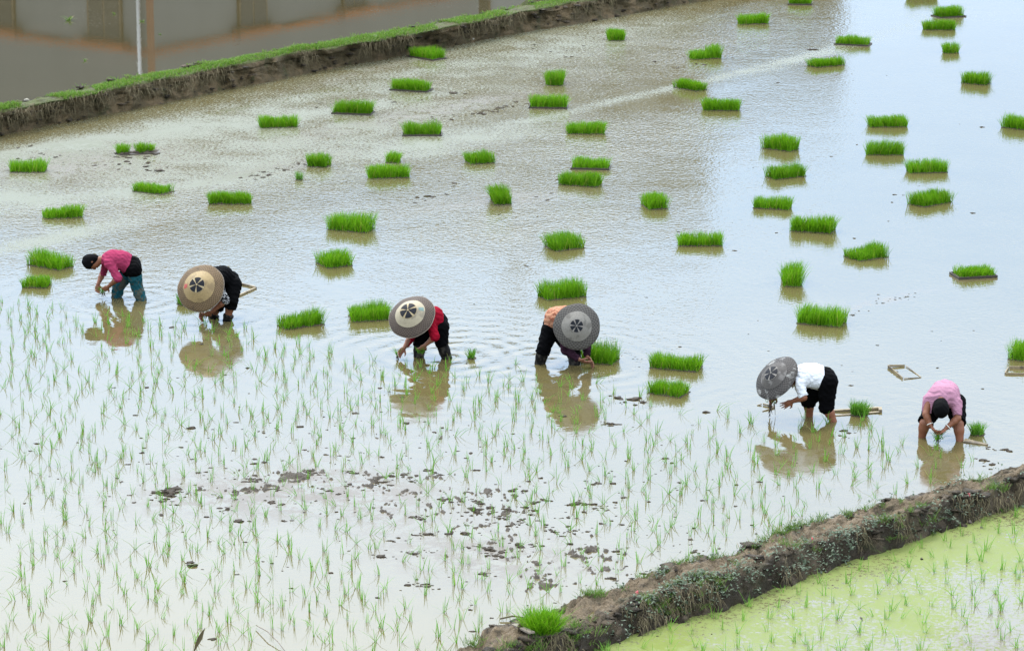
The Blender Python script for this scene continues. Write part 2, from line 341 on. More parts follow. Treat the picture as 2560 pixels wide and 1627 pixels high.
me = mesh('paddy_water', V, Fc, [M['paddy_water']], True)
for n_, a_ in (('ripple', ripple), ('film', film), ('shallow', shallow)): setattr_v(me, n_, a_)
tag(link('water', me), 'shallow muddy paddy water mirroring a white sky', 'water', None, 'structure')
# upper pond
V, Fc = grid(-30, 40, 44, 92, .4, PONDZ, lambda c: far_side(c, midF))
M['pond_water'] = water_mat('pond_water', (.037, .031, .014), (.050, .043, .022), (.1, .09, .07), None, .05)
me = mesh('pond_water', V, Fc, [M['pond_water']], True)
for n_, a_ in (('ripple', np.ones(len(V))), ('film', .16*sstep(.5, .75, fbm(V[:, 0]*.35, V[:, 1]*.3, 3))), ('shallow', np.zeros(len(V)))): setattr_v(me, n_, a_)
tag(link('pond_water', me), 'brown upper pond behind the grassy bank', 'water', None, 'structure')
# lower duckweed paddy
V, Fc = grid(-6, 14, 18, 42, .14, LOWZ, lambda c: ~fN(c))
px, py = proj(V)
film = .77-.20*sstep(60, 300, py-ip(NB, px))-.18*blob(px, py, 2480, 1480, 240, 110)-.08*blob(px, py, 2350, 1600, 360, 70)+.75*(fbm(V[:, 0]*1.5, V[:, 1]*.9, 4)-.5)
shallow = np.clip(blob(px, py, 2500, 1600, 160, 40)+blob(px, py, 1640, 1600, 120, 40), 0, 1)
M['duck_water'] = water_mat('duckweed_water', (.07, .058, .03), (.09, .075, .04), (.138, .17, .046), None, .6, .55, 1.36, .92)
me = mesh('duckweed_water', V, Fc, [M['duck_water']], True)
for n_, a_ in (('ripple', np.full(len(V), .3)), ('film', film), ('shallow', shallow)): setattr_v(me, n_, a_)
tag(link('duckweed_water', me), 'lower paddy water covered with yellow-green duckweed', 'water', None, 'structure')
# ground sheet
t = NT('ground_soil'); p = t.pos()
M['ground'] = t.done(t.bsdf(t.mix(t.noise(.3, 6, .6, p), (.07, .075, .03), (.13, .11, .06)), .9, .2))
q = 1500
tag(link('ground', mesh('ground', [(-q,-q,-.7),(q,-q,-.7),(q,q,-.7),(-q,q,-.7)], [(0,1,2,3)], [M['ground']])), 'open ground under and around the paddies', 'ground', None, 'structure')
tag(link('far_ground', mesh('far_ground', [(-q,90,.6),(q,90,.6),(q,q,.6),(-q,q,.6),(-q,89.3,-.65),(q,89.3,-.65)], [(0,1,2,3),(4,5,1,0)], [M['ground']])), 'land beyond the upper pond', 'ground', None, 'structure')

# ------------------------------------------------------------------ mud showing above the water
def heightfield(x0, x1, y0, y1, st, zf, name, m):
    X = np.arange(x0, x1, st); Y = np.arange(y0, y1, st*1.5); gx, gy = np.meshgrid(X, Y, indexing='ij')
    V = np.stack([gx.ravel(), gy.ravel(), 0*gx.ravel()], 1); V[:, 2] = zf(V); ny = len(Y)
    i = (np.arange(len(X)-1)[:, None]*ny+np.arange(ny-1)[None]).ravel(); Fc = np.stack([i, i+ny, i+ny+1, i+1], 1)
    Fc = Fc[(V[Fc][:, :, 2] > -.012).any(1)]
    used = np.unique(Fc); mp = -np.ones(len(V), int); mp[used] = np.arange(len(used)); return mesh(name, V[used], mp[Fc], [m], True)
def mudz(V):
    px, py = proj(V)
    m = .95*blob(px, py, 1240, 1330, 250, 95, 8)+1.0*blob(px, py, 1420, 1430, 230, 60, -12)+.85*blob(px, py, 560, 1222, 340, 34, -4)+.8*blob(px, py, 850, 1175, 170, 22)+.6*blob(px, py, 1000, 1240, 380, 70)+.55*blob(px, py, 1000, 1090, 300, 30)+.6*blob(px, py, 620, 1190, 90, 15)+.55*blob(px, py, 1900, 1345, 400, 35, -15)+.5*blob(px, py, 1020, 995, 80, 8)+.5*blob(px, py, 1600, 1010, 140, 16)
    x, y = V[:, 0], V[:, 1]
    n = .42*fbm(x*4.6, y*3.0, 4, .6)+.58*fbm(x*21+3, y*12, 4, .68)
    tracks = .12*(fbm(x*1.2+y*.3, y*4, 2)-.5)
    return (n-.835+.245*np.clip(m, 0, 1)+tracks)*.24
M['mud'] = None
t = NT('wet_mud'); p = t.pos(); n2 = t.noise(18, 5, .65, p); n3 = t.noise(60, 3, .6, p)
M['mud'] = t.done(t.bsdf(t.mix(n2, (.034, .028, .021), (.08, .068, .053)), t.math('MULTIPLY_ADD', n2, .3, .5), .15, normal=t.bump(t.math('MULTIPLY_ADD', n2, .014, t.math('MULTIPLY', n3, .004)), 1.0)))
ga, gb = G(150, 960), G(1500, 1640)
tag(link('mud', heightfield(-5.2, 5.2, 26.5, 36.5, .015, mudz, 'mud', M['mud'])), 'patches of wet mud rising out of the planted water', 'mud', None, 'stuff')
# clods in lines across the upper field
ico = None
def ico_sphere():
    ph = (1+5**.5)/2; v = np.array([(-1,ph,0),(1,ph,0),(-1,-ph,0),(1,-ph,0),(0,-1,ph),(0,1,ph),(0,-1,-ph),(0,1,-ph),(ph,0,-1),(ph,0,1),(-ph,0,-1),(-ph,0,1)], float)
    f = [(0,11,5),(0,5,1),(0,1,7),(0,7,10),(0,10,11),(1,5,9),(5,11,4),(11,10,2),(10,7,6),(7,1,8),(3,9,4),(3,4,2),(3,2,6),(3,6,8),(3,8,9),(4,9,5),(2,4,11),(6,2,10),(8,6,7),(9,8,1)]
    V = [nrm(a) for a in v]; F2 = []; cache = {}
    def mid(a, b):
        k = (min(a, b), max(a, b))
        if k not in cache: V.append(nrm(V[a]+V[b])); cache[k] = len(V)-1
        return cache[k]
    for a, b, c in f:
        d, e, g = mid(a, b), mid(b, c), mid(c, a); F2 += [(a,d,g),(b,e,d),(c,g,e),(d,e,g)]
    return np.array(V), np.array(F2)
IV, IF = ico_sphere()
cv = []; cf = []
def clod(pt, r):
    k = RNG.random(3)*.7+.6; V = IV*(1+1.1*(RNG.random((len(IV), 1))-.5))*np.array([1.2*k[0], 1.0*k[1], .32*k[2]])*r*.78 + np.asarray(pt); cf.append(IF+sum(len(a) for a in cv)); cv.append(V)
def clodline(pts, n, spread, rmax):
    pts = np.array(pts, float)
    for _ in range(n):
        tt = RNG.random()*(len(pts)-1); i = int(tt); q = pts[i]*(1-tt+i)+pts[i+1]*(tt-i)
        clod(G(q[0]+RNG.normal()*spread*2, q[1]+RNG.normal()*spread), .012+rmax*RNG.random()**3)
clodline([(1070,300),(1200,285),(1300,262),(1420,250)], 70, 3.5, .055)
clodline([(600,455),(680,430),(770,405)], 70, 5, .04); clodline([(60,385),(200,395),(300,410),(400,420)], 60, 12, .05)
clodline([(370,430),(420,428)], 8, 3, .09); clodline([(290,395),(390,392)], 12, 3, .07); clodline([(740,238),(800,262),(880,270)], 18, 6, .05)
clodline([(1030,500),(1100,490)], 10, 4, .07); clodline([(1100,450),(1180,470)], 6, 6, .06); clodline([(1290,110),(1500,135)], 14, 8, .05)
clodline([(2010,125),(2050,122)], 8, 3, .08); clodline([(2180,757),(2300,738)], 18, 4, .014); clodline([(2110,793),(2180,780)], 8, 3, .01)
clodline([(1280,560),(1400,470)], 6, 12, .05); clodline([(960,250),(1180,232)], 12, 6, .06); clodline([(1640,170),(1860,150)], 16, 8, .05)
clodline([(1530,990),(1600,1010)], 14, 5, .06); clodline([(2460,1120),(2520,1128)], 12, 4, .06); clodline([(2430,1150),(2480,1165)], 8, 5, .06); clodline([(1560,890),(1600,895)], 5, 3, .06)
clodline([(1930,0),(2560,560)], 26, 160, .03); clodline([(700,480),(1900,560)], 34, 120, .03); clodline([(100,900),(1900,1150)], 40, 90, .05); clodline([(1700,840),(2500,880)], 18, 70, .02)
clodline([(940,880),(980,1000)], 6, 12, .05); clodline([(2080,1090),(2170,1085)], 8, 6, .05)
for _ in range(64):
    a_ = RNG.random(); cx, cy = (1240+RNG.normal()*210, 1330+RNG.normal()*75) if a_ < .6 else (700+RNG.normal()*260, 1215+RNG.normal()*40)
    q_ = RNG.normal()*16; clodline([(cx-14, cy-2+q_*.1), (cx+14+abs(q_), cy+2-q_*.1)], int(RNG.integers(4, 14)), 3, .035)
clodline([(250,1200),(1100,1150),(1800,1400)], 300, 75, .022)
clodline([(60,1150),(1500,1560)], 60, 110, .022)
clodline([(1700,1440),(1480,1480)], 20, 14, .06); clodline([(380,1235),(450,1222)], 14, 3, .08); clodline([(100,1100),(1000,1600)], 22, 120, .05)
cl_keep = (cv, cf); cv, cf = [], []
for _ in range(420):
    j = int(RNG.integers(0, 470)); P = FDgrid[RNG.integers(-6, -2), j] if RNG.random() < .45 else FDgrid[RNG.integers(2, 27), j]
    clod(P+np.array([0, -.01, .0]), .03+.06*RNG.random()**2)
for _ in range(1300):
    j = int(RNG.integers(40, NDgrid.shape[1]-20)); q_ = RNG.random(); i = RNG.integers(4, 13) if q_ < .4 else (RNG.integers(34, 48) if q_ < .8 else RNG.integers(48, 74))
    if vnoise(np.array([j*.035+i*.1]), np.array([3.0+q_*2]))[0] < .42: continue
    clod(NDgrid[i, j]+np.array([0, 0, .0]), .02+.085*RNG.random()**3)
tag(link('earth_lumps', mesh('earth_lumps', np.concatenate(cv), np.concatenate(cf), [M['near_dike']], False)), 'lumps of dark soil crumbling along the edges of both banks', 'earth lumps', None, 'stuff')
cv, cf = cl_keep
tag(link('mud_clods', mesh('mud_clods', np.concatenate(cv), np.concatenate(cf), [M['clod']], False)), 'small dark mud clods scattered over the flooded field', 'mud clods', None, 'stuff')

# ------------------------------------------------------------------ grass blades
def blades(base, h, w, lean, curl=.5, wid_dir=None):
    """base n,3; h n; returns V,F (two quads + tip as 3 quads collapsed into a 3-segment strip)"""
    n = len(base); az = RNG.random(n)*2*np.pi; wd = RNG.random(n)*2*np.pi
    d = np.stack([np.cos(az), np.sin(az), np.zeros(n)], 1); wv = np.stack([np.cos(wd), np.sin(wd), np.zeros(n)], 1)*(w[:, None] if hasattr(w, '__len__') else w)
    out = []
    for f, wf in ((0, 1.0), (.45, .95), (.8, .6), (1, .08)):
        off = d*(lean*(f+curl*f*f))[:, None]*h[:, None]; z = h*f*(1-.35*(lean*f)**2)
        c = base+off; c[:, 2] += z; out += [c-wv*wf*.5, c+wv*wf*.5]
    V = np.stack(out, 1).reshape(-1, 3); b = np.arange(n)[:, None]*8
    Fc = np.concatenate([b+np.array([[0,1,3,2]]), b+np.array([[2,3,5,4]]), b+np.array([[4,5,7,6]])], 0); return V, Fc

# ------------------------------------------------------------------ seedling mats
GM = 'seedling mats floating on the paddy'
# x0,y0,x1,y1 = front edge in the photo, top, depth (m), tray?, label
MATS = [
 (22,432,112,432,401,.30,0,'long green seedling mat on pale mud at the left margin, under the far bank'),
 (328,479,411,488,454,.30,0,'seedling mat with thin right end below the broken muddy mat'),
 (109,548,206,544,511,.28,0,'seedling mat with tall right end and short left side'),
 (522,511,625,511,477,.30,0,'long even seedling mat, alone midway between bank and black-shirted planter'),
 (64,662,148,677,624,.30,0,'full tilted seedling mat behind the head of the magenta-shirted planter'),
 (55,719,115,721,684,.30,0,'half-size seedling mat just in front of a larger tilted one'),
 (1022,142,1081,152,114,.34,1,'bushy seedling mat against the foot of the grassy bank'),
 (978,226,1065,231,195,.30,1,'seedling mat on a visible dark tray, second nearest to the bank'),
 (833,285,923,288,252,.30,1,'trimmed rectangular seedling mat on a dark tray with sharp right corner'),
 (651,321,746,318,286,.30,0,'seedling mat left of the dark trays, nearest the bank on its side'),
 (1010,340,1100,340,305,.30,1,'even seedling mat on dark tray beside a pale mud ridge'),
 (765,417,818,419,381,.32,0,'square seedling mat with pale sticks at its front edge'),
 (962,408,994,409,377,.30,0,'small seedling block close behind a long mat'),
 (922,447,1022,445,410,.30,0,'long seedling mat with a small block close behind it'),
 (741,452,758,451,427,.12,0,'tiny isolated tuft of seedlings beside mud clods'),
 (1177,412,1238,408,375,.34,0,'squarish seedling mat alone on speckled rippled water'),
 (1235,513,1280,512,463,.55,0,'narrow end-on seedling mat above the rippled reflection'),
 (816,574,914,583,530,.32,0,'dense seedling mat with a smaller angled mat nearer the viewer'),
 (1521,103,1562,103,72,.55,0,'narrow end-on seedling mat on yellowish water near the far end'),
 (1851,62,1923,60,33,.30,0,'small far seedling mat where brown ripples meet the bright water'),
 (1734,150,1804,146,118,.30,0,'seedling mat made of a low left and taller right half'),
 (1365,215,1409,215,178,.50,0,'small end-on seedling block just behind a mat on pale mud'),
 (1682,219,1741,229,196,.30,0,'low seedling mat slanting across the yellow algae streak'),
 (1326,271,1414,272,240,.30,1,'seedling mat on tray sitting on a strip of mud clods'),
 (1759,277,1849,278,245,.30,0,'long seedling mat just below the yellow algae streak'),
 (1418,336,1510,336,304,.32,0,'rounded seedling mat amid dark speckled ripples'),
 (1431,423,1519,425,392,.30,1,'low seedling mat on tray close behind another mat'),
 (1395,462,1492,469,426,.32,0,'bushy seedling mat close in front of a low one on a tray'),
 (1622,525,1672,522,481,.45,0,'narrow upright seedling mat alone in the blue centre of the field'),
 (1973,12,2026,13,-14,.30,1,'seedling mat at the far field edge cut by the top border'),
 (2352,46,2411,42,14,.34,1,'seedling mat on a muddy tray behind a low even one'),
 (2311,76,2389,76,49,.30,0,'low seedling mat directly in front of a trayed mat, far right'),
 (2089,112,2168,116,88,.30,1,'far seedling mat on tray at the end of the algae streak'),
 (2359,134,2398,134,107,.30,0,'small far seedling block alone on white water'),
 (2039,170,2113,163,139,.30,0,'seedling mat rising to the right beside the algae streak end'),
 (2401,208,2461,214,176,.32,0,'seedling mat slanting down to the right below a small far block'),
 (2176,319,2269,318,287,.30,0,'upper one of two near-identical long mats stacked on bright water'),
 (2502,319,2590,329,284,.30,0,'seedling mat cut off by the right border, the farther one'),
 (1903,371,1976,380,334,.34,0,'seedling mat sloping down to the right beside calm blue water'),
 (2167,388,2259,389,355,.30,0,'lower one of two near-identical long mats stacked on bright water'),
 (1938,450,2018,441,406,.32,0,'seedling mat angled with its right end farther away, midway right'),
 (2274,434,2371,432,398,.30,0,'widest long seedling mat on the open right-hand water'),
 (2311,519,2382,505,471,.36,0,'thick squarish seedling mat turned to its corner on open right-hand water'),
 (1880,521,1972,526,489,.30,0,'seedling mat with stray blades at its left corner'),
 (1973,578,2079,585,537,.32,0,'broad seedling mat with a long dark reflection, front right of a straggly one'),
 (2150,654,2223,643,605,.40,0,'seedling mat with one tall right corner, near the mud streak'),
 (1959,717,2006,717,657,.50,0,'tall narrow seedling mat seen end-on'),
 (2400,698,2487,693,660,.30,2,'thin seedling mat raised on a clearly visible shallow tray on the right water'),
 (1987,809,2100,819,761,.34,0,'large seedling mat behind the white-shirted planter'),
 (2517,899,2600,909,846,.34,0,'tall seedling mat cut off by the right border beside an empty tray'),
 (1392,629,1464,620,579,.40,0,'corner-on seedling mat in mid water above the hat of the salmon planter'),
 (1697,616,1806,616,578,.30,0,'long level seedling mat with a mirrored dark reflection in the blue centre'),
 (1368,752,1467,742,699,.34,0,'bushy seedling mat directly behind the salmon-jacketed planter'),
 (1452,906,1531,913,853,.36,0,'seedling mat partly hidden by the arms of the salmon-jacketed planter'),
 (1621,920,1739,931,878,.32,0,'farther of two large mats right of the salmon-jacketed planter'),
 (1616,983,1700,995,944,.32,0,'nearer of two large mats right of the salmon-jacketed planter'),
 (715,825,813,811,772,.30,0,'seedling mat with raised right end beside the planted rows'),
 (884,806,979,800,754,.40,0,'sprawling seedling mat beside the hat of the red-jacketed planter'),
 (1168,898,1191,898,867,.12,0,'small clump of seedlings behind the red-jacketed planter'),
 (821,672,884,664,620,.42,0,'angled short seedling mat in open water left of centre'),
 (2121,1041,2170,1043,997,.22,0,'loose seedling clump beside sunken boards at the white-shirted planter'),
 (2429,1090,2466,1090,1048,.18,0,'loose seedling clump beside the pink-shirted planter'),
 (438,765,492,765,731,.28,0,'seedling clump half hidden behind the golden woven hat'),
 (2268,-3,2343,-2,-30,.30,0,'seedling mat just beyond the top border, seen by its reflection'),
]
def edge_(bx, by, L, dep): return np.maximum(np.abs(bx)/(L/2), np.abs(by)/(dep/2))
def make_mat(x0, y0, x1, y1, ytop, dep, tray, label):
    a, b = G(x0, y0), G(x1, y1); L = float(np.linalg.norm(b-a)); u = nrm(b-a); v = np.array([-u[1], u[0], 0])
    ctr = (a+b)/2+v*dep/2; rz = math.atan2(u[1], u[0])
    s = F/np.dot(a-CAM, FW); phi = math.atan2(H, a[1])
    hh = np.clip((max(y0, y1)-ytop - dep*s*math.sin(phi)*.9 - abs(y1-y0)*.75)/(s*math.cos(phi)), .115, .22)
    small = L < .16
    root = tag(empty('seedling_mat' if not small else 'seedling_clump', (ctr[0], ctr[1], 0), rz), label, 'rice seedlings', GM)
    n = int(6800*L*dep); n = max(n, 90)
    bx = (RNG.random(n)-.5)*L; by = (RNG.random(n)-.5)*dep
    clump = small or 'clump' in label or 'tuft' in label
    if clump:
        r = np.sqrt(RNG.random(n)); t_ = RNG.random(n)*6.283; bx = r*np.cos(t_)*L*.45; by = r*np.sin(t_)*dep*.5
    sd = RNG.random()*100
    ragged = .05*(fbm(bx*9+sd, by*9, 2)-.5)
    hs = hh*(.66+.56*RNG.random(n)**.8)*(.66+.68*fbm(bx*5+sd, by*5+sd, 3))
    if 'tall right' in label: hs *= .8+.4*sstep(-.05, .2, bx/L*1.0)
    if 'low left' in label: hs *= .82+.35*sstep(0, .12, bx/L)
    if 'raised right' in label: hs *= .85+.3*(bx/L+.5)
    if 'thin right' in label: keep = RNG.random(n) > .7*sstep(.2, .5, bx/L); bx, by, hs, ragged, n = bx[keep], by[keep], hs[keep], ragged[keep], int(keep.sum())
    base = np.stack([bx+ragged, by+ragged*.6, np.full(n, .002)], 1)
    edge = np.maximum(np.abs(bx)/(L/2), np.abs(by)/(dep/2))
    lean = (.06+.24*RNG.random(n)**1.5)*(1+.6*(edge > .85)) + (.25 if clump else 0)*RNG.random(n)
    V, Fc = blades(base, hs, .0062, lean); sl = RNG.normal(size=2)*.10; V[:, :2] += sl[None]*(V[:, 2:3]**2/hh)*(1+1.2*(vnoise(V[:, 0]*7+sd, V[:, 1]*7)-.5))[:, None]; link('grass_blades', mesh('grass_blades', V, Fc, [M['bundle' if clump else 'mat_grass']]), root)
    k = 40                                                      # ragged root mat
    ang = np.linspace(0, 2*math.pi, k, endpoint=False); ca, sa = np.cos(ang), np.sin(ang); q = np.maximum(np.abs(ca), np.abs(sa)) if not clump else 1
    rx, ry = ca/q*L/2, sa/q*dep/2; jit = 1+.05*(RNG.random(k)-.5)
    top = np.stack([rx*jit*.97, ry*jit*.97, .018+.008*RNG.random(k)], 1); bot = np.stack([rx*jit*1.02, ry*jit*1.02, np.full(k, -.03)], 1)
    top[:, 2] -= .016 if not tray else 0
    Vr = np.concatenate([top, bot, [[0, 0, .008]]]); Fr = [(i, k+i, k+(i+1) % k, (i+1) % k)[::-1] for i in range(k)]+[(i, (i+1) % k, 2*k) for i in range(k)]
    link('root_mat', mesh('root_mat', Vr, Fr, [M['root']]), root)
    if tray:
        m = MB(); ox, oy = L/2+.025, dep/2+.025; th = .006; ht = .016 if tray == 1 else .022; m.box((0, 0, -.004), (ox, 0, 0), (0, oy, 0), (0, 0, .004))
        for sx in (-1, 1): m.box((sx*ox, 0, ht/2), (th, 0, 0), (0, oy+th, 0), (0, 0, ht))
        for sy in (-1, 1): m.box((0, sy*oy, ht/2), (ox-th, 0, 0), (0, th, 0), (0, 0, ht*.98))
        m.build('tray', M['tray'], root)
    return root
for a in MATS: make_mat(*a)
# the broken muddy mat: three tufts left on one tray
a, b = G(296, 389), G(388, 385); L = float(np.linalg.norm(b-a)); rz = math.atan2(*(b-a)[1::-1]) if False else math.atan2((b-a)[1], (b-a)[0])
root = tag(empty('seedling_mat', ((a+b)/2+np.array([0, .15, 0])), rz), 'broken seedling mat with three separate tufts on a muddy tray near the bank', 'rice seedlings', GM)
for cx, rr, hh in ((-.25, .10, .17), (.06, .10, .17), (.22, .05, .15)):
    n = int(26000*rr*rr)+90; r = np.sqrt(RNG.random(n))*rr; t_ = RNG.random(n)*6.283
    V, Fc = blades(np.stack([cx+r*np.cos(t_), r*np.sin(t_), np.full(n, .01)], 1), hh*(.6+.5*RNG.random(n)), .0062, .1+.35*RNG.random(n)); link('grass_blades', mesh('grass_blades', V, Fc, [M['mat_grass']]), root)
m = MB(); m.box((.02, 0, .0), (L/2+.03, 0, 0), (0, .15, 0), (0, 0, .016)); m.build('tray', M['tray'], root)
cv, cf = [], []
for q_ in np.linspace(-.3, .3, 26): clod((q_, RNG.normal()*.03, .012), .055+.04*RNG.random())
link('root_mat', mesh('root_mat', np.concatenate(cv), np.concatenate(cf), [M['root']], True), root)

# ------------------------------------------------------------------ empty frames and boards
def bar(m, a, b, w=.012, h=.014):
    a, b = np.asarray(a, float), np.asarray(b, float); d = b-a; L = np.linalg.norm(d); u = d/L; v = nrm(np.cross([0, 0, 1], u)); ww = np.cross(u, v)
    m.box((a+b)/2, u*L/2, v*w, ww*h)
def frame(name, pts, label, cat, zs=None, hs=(.011,)*4, w=.005):
    P = [G(*p) for p in pts]; o = P[0].copy(); root = tag(empty(name, o), label, cat)
    zs = zs or [.012]*len(P)
    for i in range(len(P)):
        if hs[i] is None: continue
        j = (i+1) % len(P); m = MB(); a = P[i]-o; b = P[j]-o; a[2] = zs[i]; b[2] = zs[j]; d = nrm(b-a); bar(m, a+d*.012, b-d*.012, w, hs[i]); m.build('slat', M['bamboo'], root)
    return root
frame('bamboo_tray', [(2219,918),(2264,916),(2304,944),(2257,948)], 'empty bamboo frame lying askew on clear water above the pink planter', 'tray frame', [.02, .012, .001, .01], (.013, .004, .005, .015))
frame('bamboo_tray', [(2521,921),(2640,923),(2634,938),(2512,936)], 'empty bamboo frame with dark knots cut by the right border', 'tray frame', None, (.02, .01, .012, .012))
frame('bamboo_tray', [(602,711),(641,721),(594,742),(552,729)], 'empty bamboo frame behind the black-clothed planter in the golden hat', 'tray frame', None, (.012, .01, .018, .012), .012)
frame('sunken_frame', [(2076,1029),(2200,1024),(2201,1031),(2086,1039)], 'half-sunk bamboo frame behind the bare legs of the white-shirted planter', 'tray frame', [.006, .02, .01, .004], (.014, .02, .004, None), .02)
frame('sunken_frame', [(1891,1014),(1906,1012),(1937,1020),(1905,1029)], 'bent muddy frame in the water under the worn grey hat', 'tray frame', [.0, .015, .012, .0], (.006, .01, .008, None))
m = MB(); a, b = G(2409, 1104), G(2469, 1113); o = a.copy(); a = a-o; b = b-o; v = nrm(np.cross([0, 0, 1], b))
m.add([a+v*.05+[0,0,.03], a-v*.03+[0,0,.012], b-v*.012+[0,0,.012], b+v*.012+[0,0,.016], a+v*.05+[0,0,.0], a-v*.03+[0,0,-.01], b-v*.012+[0,0,-.005], b+v*.012+[0,0,-.005]], [(0,1,2,3),(1,5,6,2),(4,0,3,7),(0,4,5,1),(3,2,6,7)])
tag(m.build('wooden_board', M['bamboo'], None, False, o), 'wedge-shaped board lying in water beside the bare foot of the pink-shirted planter', 'board')
m = MB(); a, b = G(1286, 1565, .05), G(1330, 1590, .07); o = a.copy(); bar(m, a-o+[0,0,.02], b-o+[0,0,.035], .03, .008)
tag(m.build('wooden_board', M['plank'], None, False, o), 'grey broken board on the bank beside the green tuft', 'board')
m = MB(); a, b = G(1250, 1551), G(1312, 1548); m.tube([a-a+[0,0,.02], (b-a)*.5+[0,.02,.035], b-a+[0,0,.02]], [.008, .009, .006], 6)
tag(m.build('stick', M['straw'], None, True, a), 'pale dry stick lying on mud behind the bank tuft', 'stick')
for (pa, pb, zb, lb) in [((480,1625),(513,1567),.0,'dry upright leaf poking from the water at the bottom border'), ((640,1569),(715,1630),.0,'thin bent twig in the water at the bottom border')]:
    a = G(*pa); top = PY(pb[0], pb[1], a[1]-.05); m = MB()
    if 'leaf' in lb:
        d = top-a; v = np.array([.035, 0, 0]); m.add([(0,0,-.05), d*.5+v, d, d*.55-v*.5, d*.5+[.0,.02,0]], [(0,1,4),(1,2,4),(0,4,3),(4,2,3)])
        tag(m.build('dry_leaf', M['straw'], None, False, a), lb, 'leaf')
    else:
        b = G(*pb); m.tube([(0,0,.03), (b-a)*.4+[0,0,.06], (b-a)*.75+[0,0,.04], b-a], [.005, .005, .004, .003], 5); tag(m.build('twig', M['plank'], None, True, a), lb, 'twig')
# green tuft on the bank
o = G(1356, 1572, .06); root = tag(empty('seedling_clump', o), 'bright green grassy tuft planted at the low end of the muddy bank', 'rice seedlings')
n = 1300; r = np.sqrt(RNG.random(n)); t_ = RNG.random(n)*6.283; bx = r*np.cos(t_)*.155; by = r*np.sin(t_)*.14
V, Fc = blades(np.stack([bx, by, np.full(n, -.03)], 1), .13+.13*RNG.random(n), .0055, .15+.5*RNG.random(n)*(.4+r)); link('grass_blades', mesh('grass_blades', V, Fc, [M['mat_grass']]), root)
cv, cf = [], []
for _ in range(14): clod((RNG.normal()*.09, RNG.normal()*.08, -.02), .06)
link('root_clod', mesh('root_clod', np.concatenate(cv), np.concatenate(cf), [M['root']], True), root)

# ------------------------------------------------------------------ planted seedlings
def seedling_geo(sc=1.0):
    n = RNG.integers(5, 10); base = np.stack([RNG.normal(size=n)*.009, RNG.normal(size=n)*.009, np.full(n, -.01)], 1)
    return blades(base, (.062+.092*RNG.random(n))*sc, .0054, .06+.8*RNG.random(n)**2.4, .8)
VAR = [seedling_geo() for _ in range(14)]; VM = [mesh('rice_seedling', v, f, [M['seedling']]) for v, f in VAR]
spots = []
uR = nrm([.87, -.49, 0]); vR = np.array([.49, .87, 0])
for ra in np.arange(18, 48, .335):
    for rb in np.arange(-32, 2, .215):
        p = uR*rb+vR*ra+np.array([RNG.normal()*.05, RNG.normal()*.05, 0])+uR*.1*math.sin(ra*7)+vR*.10*math.sin(rb*.5+ra); p[2] = 0
        if not (24.5 < p[1] < 42 and abs(p[0]) < 9): continue
        qx, qy = proj(p[None]); qx, qy = float(qx[0]), float(qy[0])
        if qx < -40 or qx > 2600 or qy > 1700 or qy < 700: continue
        if qy < ip(PLANT_TOP, qx)+10*RNG.normal(): continue
        if qy < ip(NA, qx)-14 or qx < 1150:
            if RNG.random() < .88: spots.append((p, 'w'))
yy = 20.0
while yy < 36:
    for x in np.arange(-2, 9, .235):
        p = np.array([x+RNG.normal()*.07, yy+RNG.normal()*.09, LOWZ]); qx, qy = proj(p[None]); qx, qy = float(qx[0]), float(qy[0])
        if qx < 1150 or qx > 2600 or qy > 1690: continue
        if qy > ip(NB, qx)+6: spots.append((p, 'g'))
    yy += .36
spots.sort(key=lambda a: a[0][1])
vis = lambda p: (lambda q: 0 < q[0][0] < W0 and q[1][0] < H0+5)(proj(p[None]))
near = [s for s in spots if vis(s[0])][:298]; nid = {id(s) for s in near}; rest = [s for s in spots if id(s) not in nid]
for p, k in near:
    o = link('rice_seedling', VM[RNG.integers(len(VM))], None, p); o.rotation_euler[2] = RNG.random()*6.28; s_ = .95+.42*RNG.random(); o.scale = (s_, s_, s_)
    if k == 'w': tag(o, 'thin young rice seedling in the nearest rows of white still water', 'rice seedling', 'nearest rice seedlings in the white water')
    else: tag(o, 'thin young rice seedling standing in yellow-green duckweed water', 'rice seedling', 'rice seedlings in the duckweed paddy')
Vs = []; Fs = []; nb = 0
for p, k in rest:
    v, f = VAR[RNG.integers(len(VAR))]; a = RNG.random()*6.28; c, s = math.cos(a), math.sin(a); v = v@np.array([[c, s, 0], [-s, c, 0], [0, 0, 1]])*(.95+.42*RNG.random())+p; Vs.append(v); Fs.append(f+nb); nb += len(v)
tag(link('planted_rice', mesh('planted_rice', np.concatenate(Vs), np.concatenate(Fs), [M['seedling']])), 'farther rows of thin rice seedlings planted up to the workers', 'rice seedlings', None, 'stuff')

# ------------------------------------------------------------------ growth on the banks
def pick(gridrows, xs_, i, j): return gridrows[i, j]
# turf on the far bank
n = 44000; ii = RNG.integers(0, len(TOPROWS), n); jj = RNG.integers(0, 480, n); TR = np.array(TOPROWS); base = TR[ii, jj]+RNG.normal(size=(n, 3))*np.array([.04, .03, 0]); base[:, 2] -= .01
keep = (fbm(base[:, 0]*.9, base[:, 1]*.9, 3) > .27) & (ii < len(TOPROWS)-2*(RNG.random(n) < .8)); base = base[keep]; n = len(base)
V, Fc = blades(base, (.03+.05*RNG.random(n))*(.6+.8*fbm(base[:, 0]*1.3, base[:, 1], 2)), .009, .3+.6*RNG.random(n))
tag(link('grass', mesh('grass', V, Fc, [M['turf']])), 'short bright grass along the top of the far bank', 'grass', None, 'stuff')
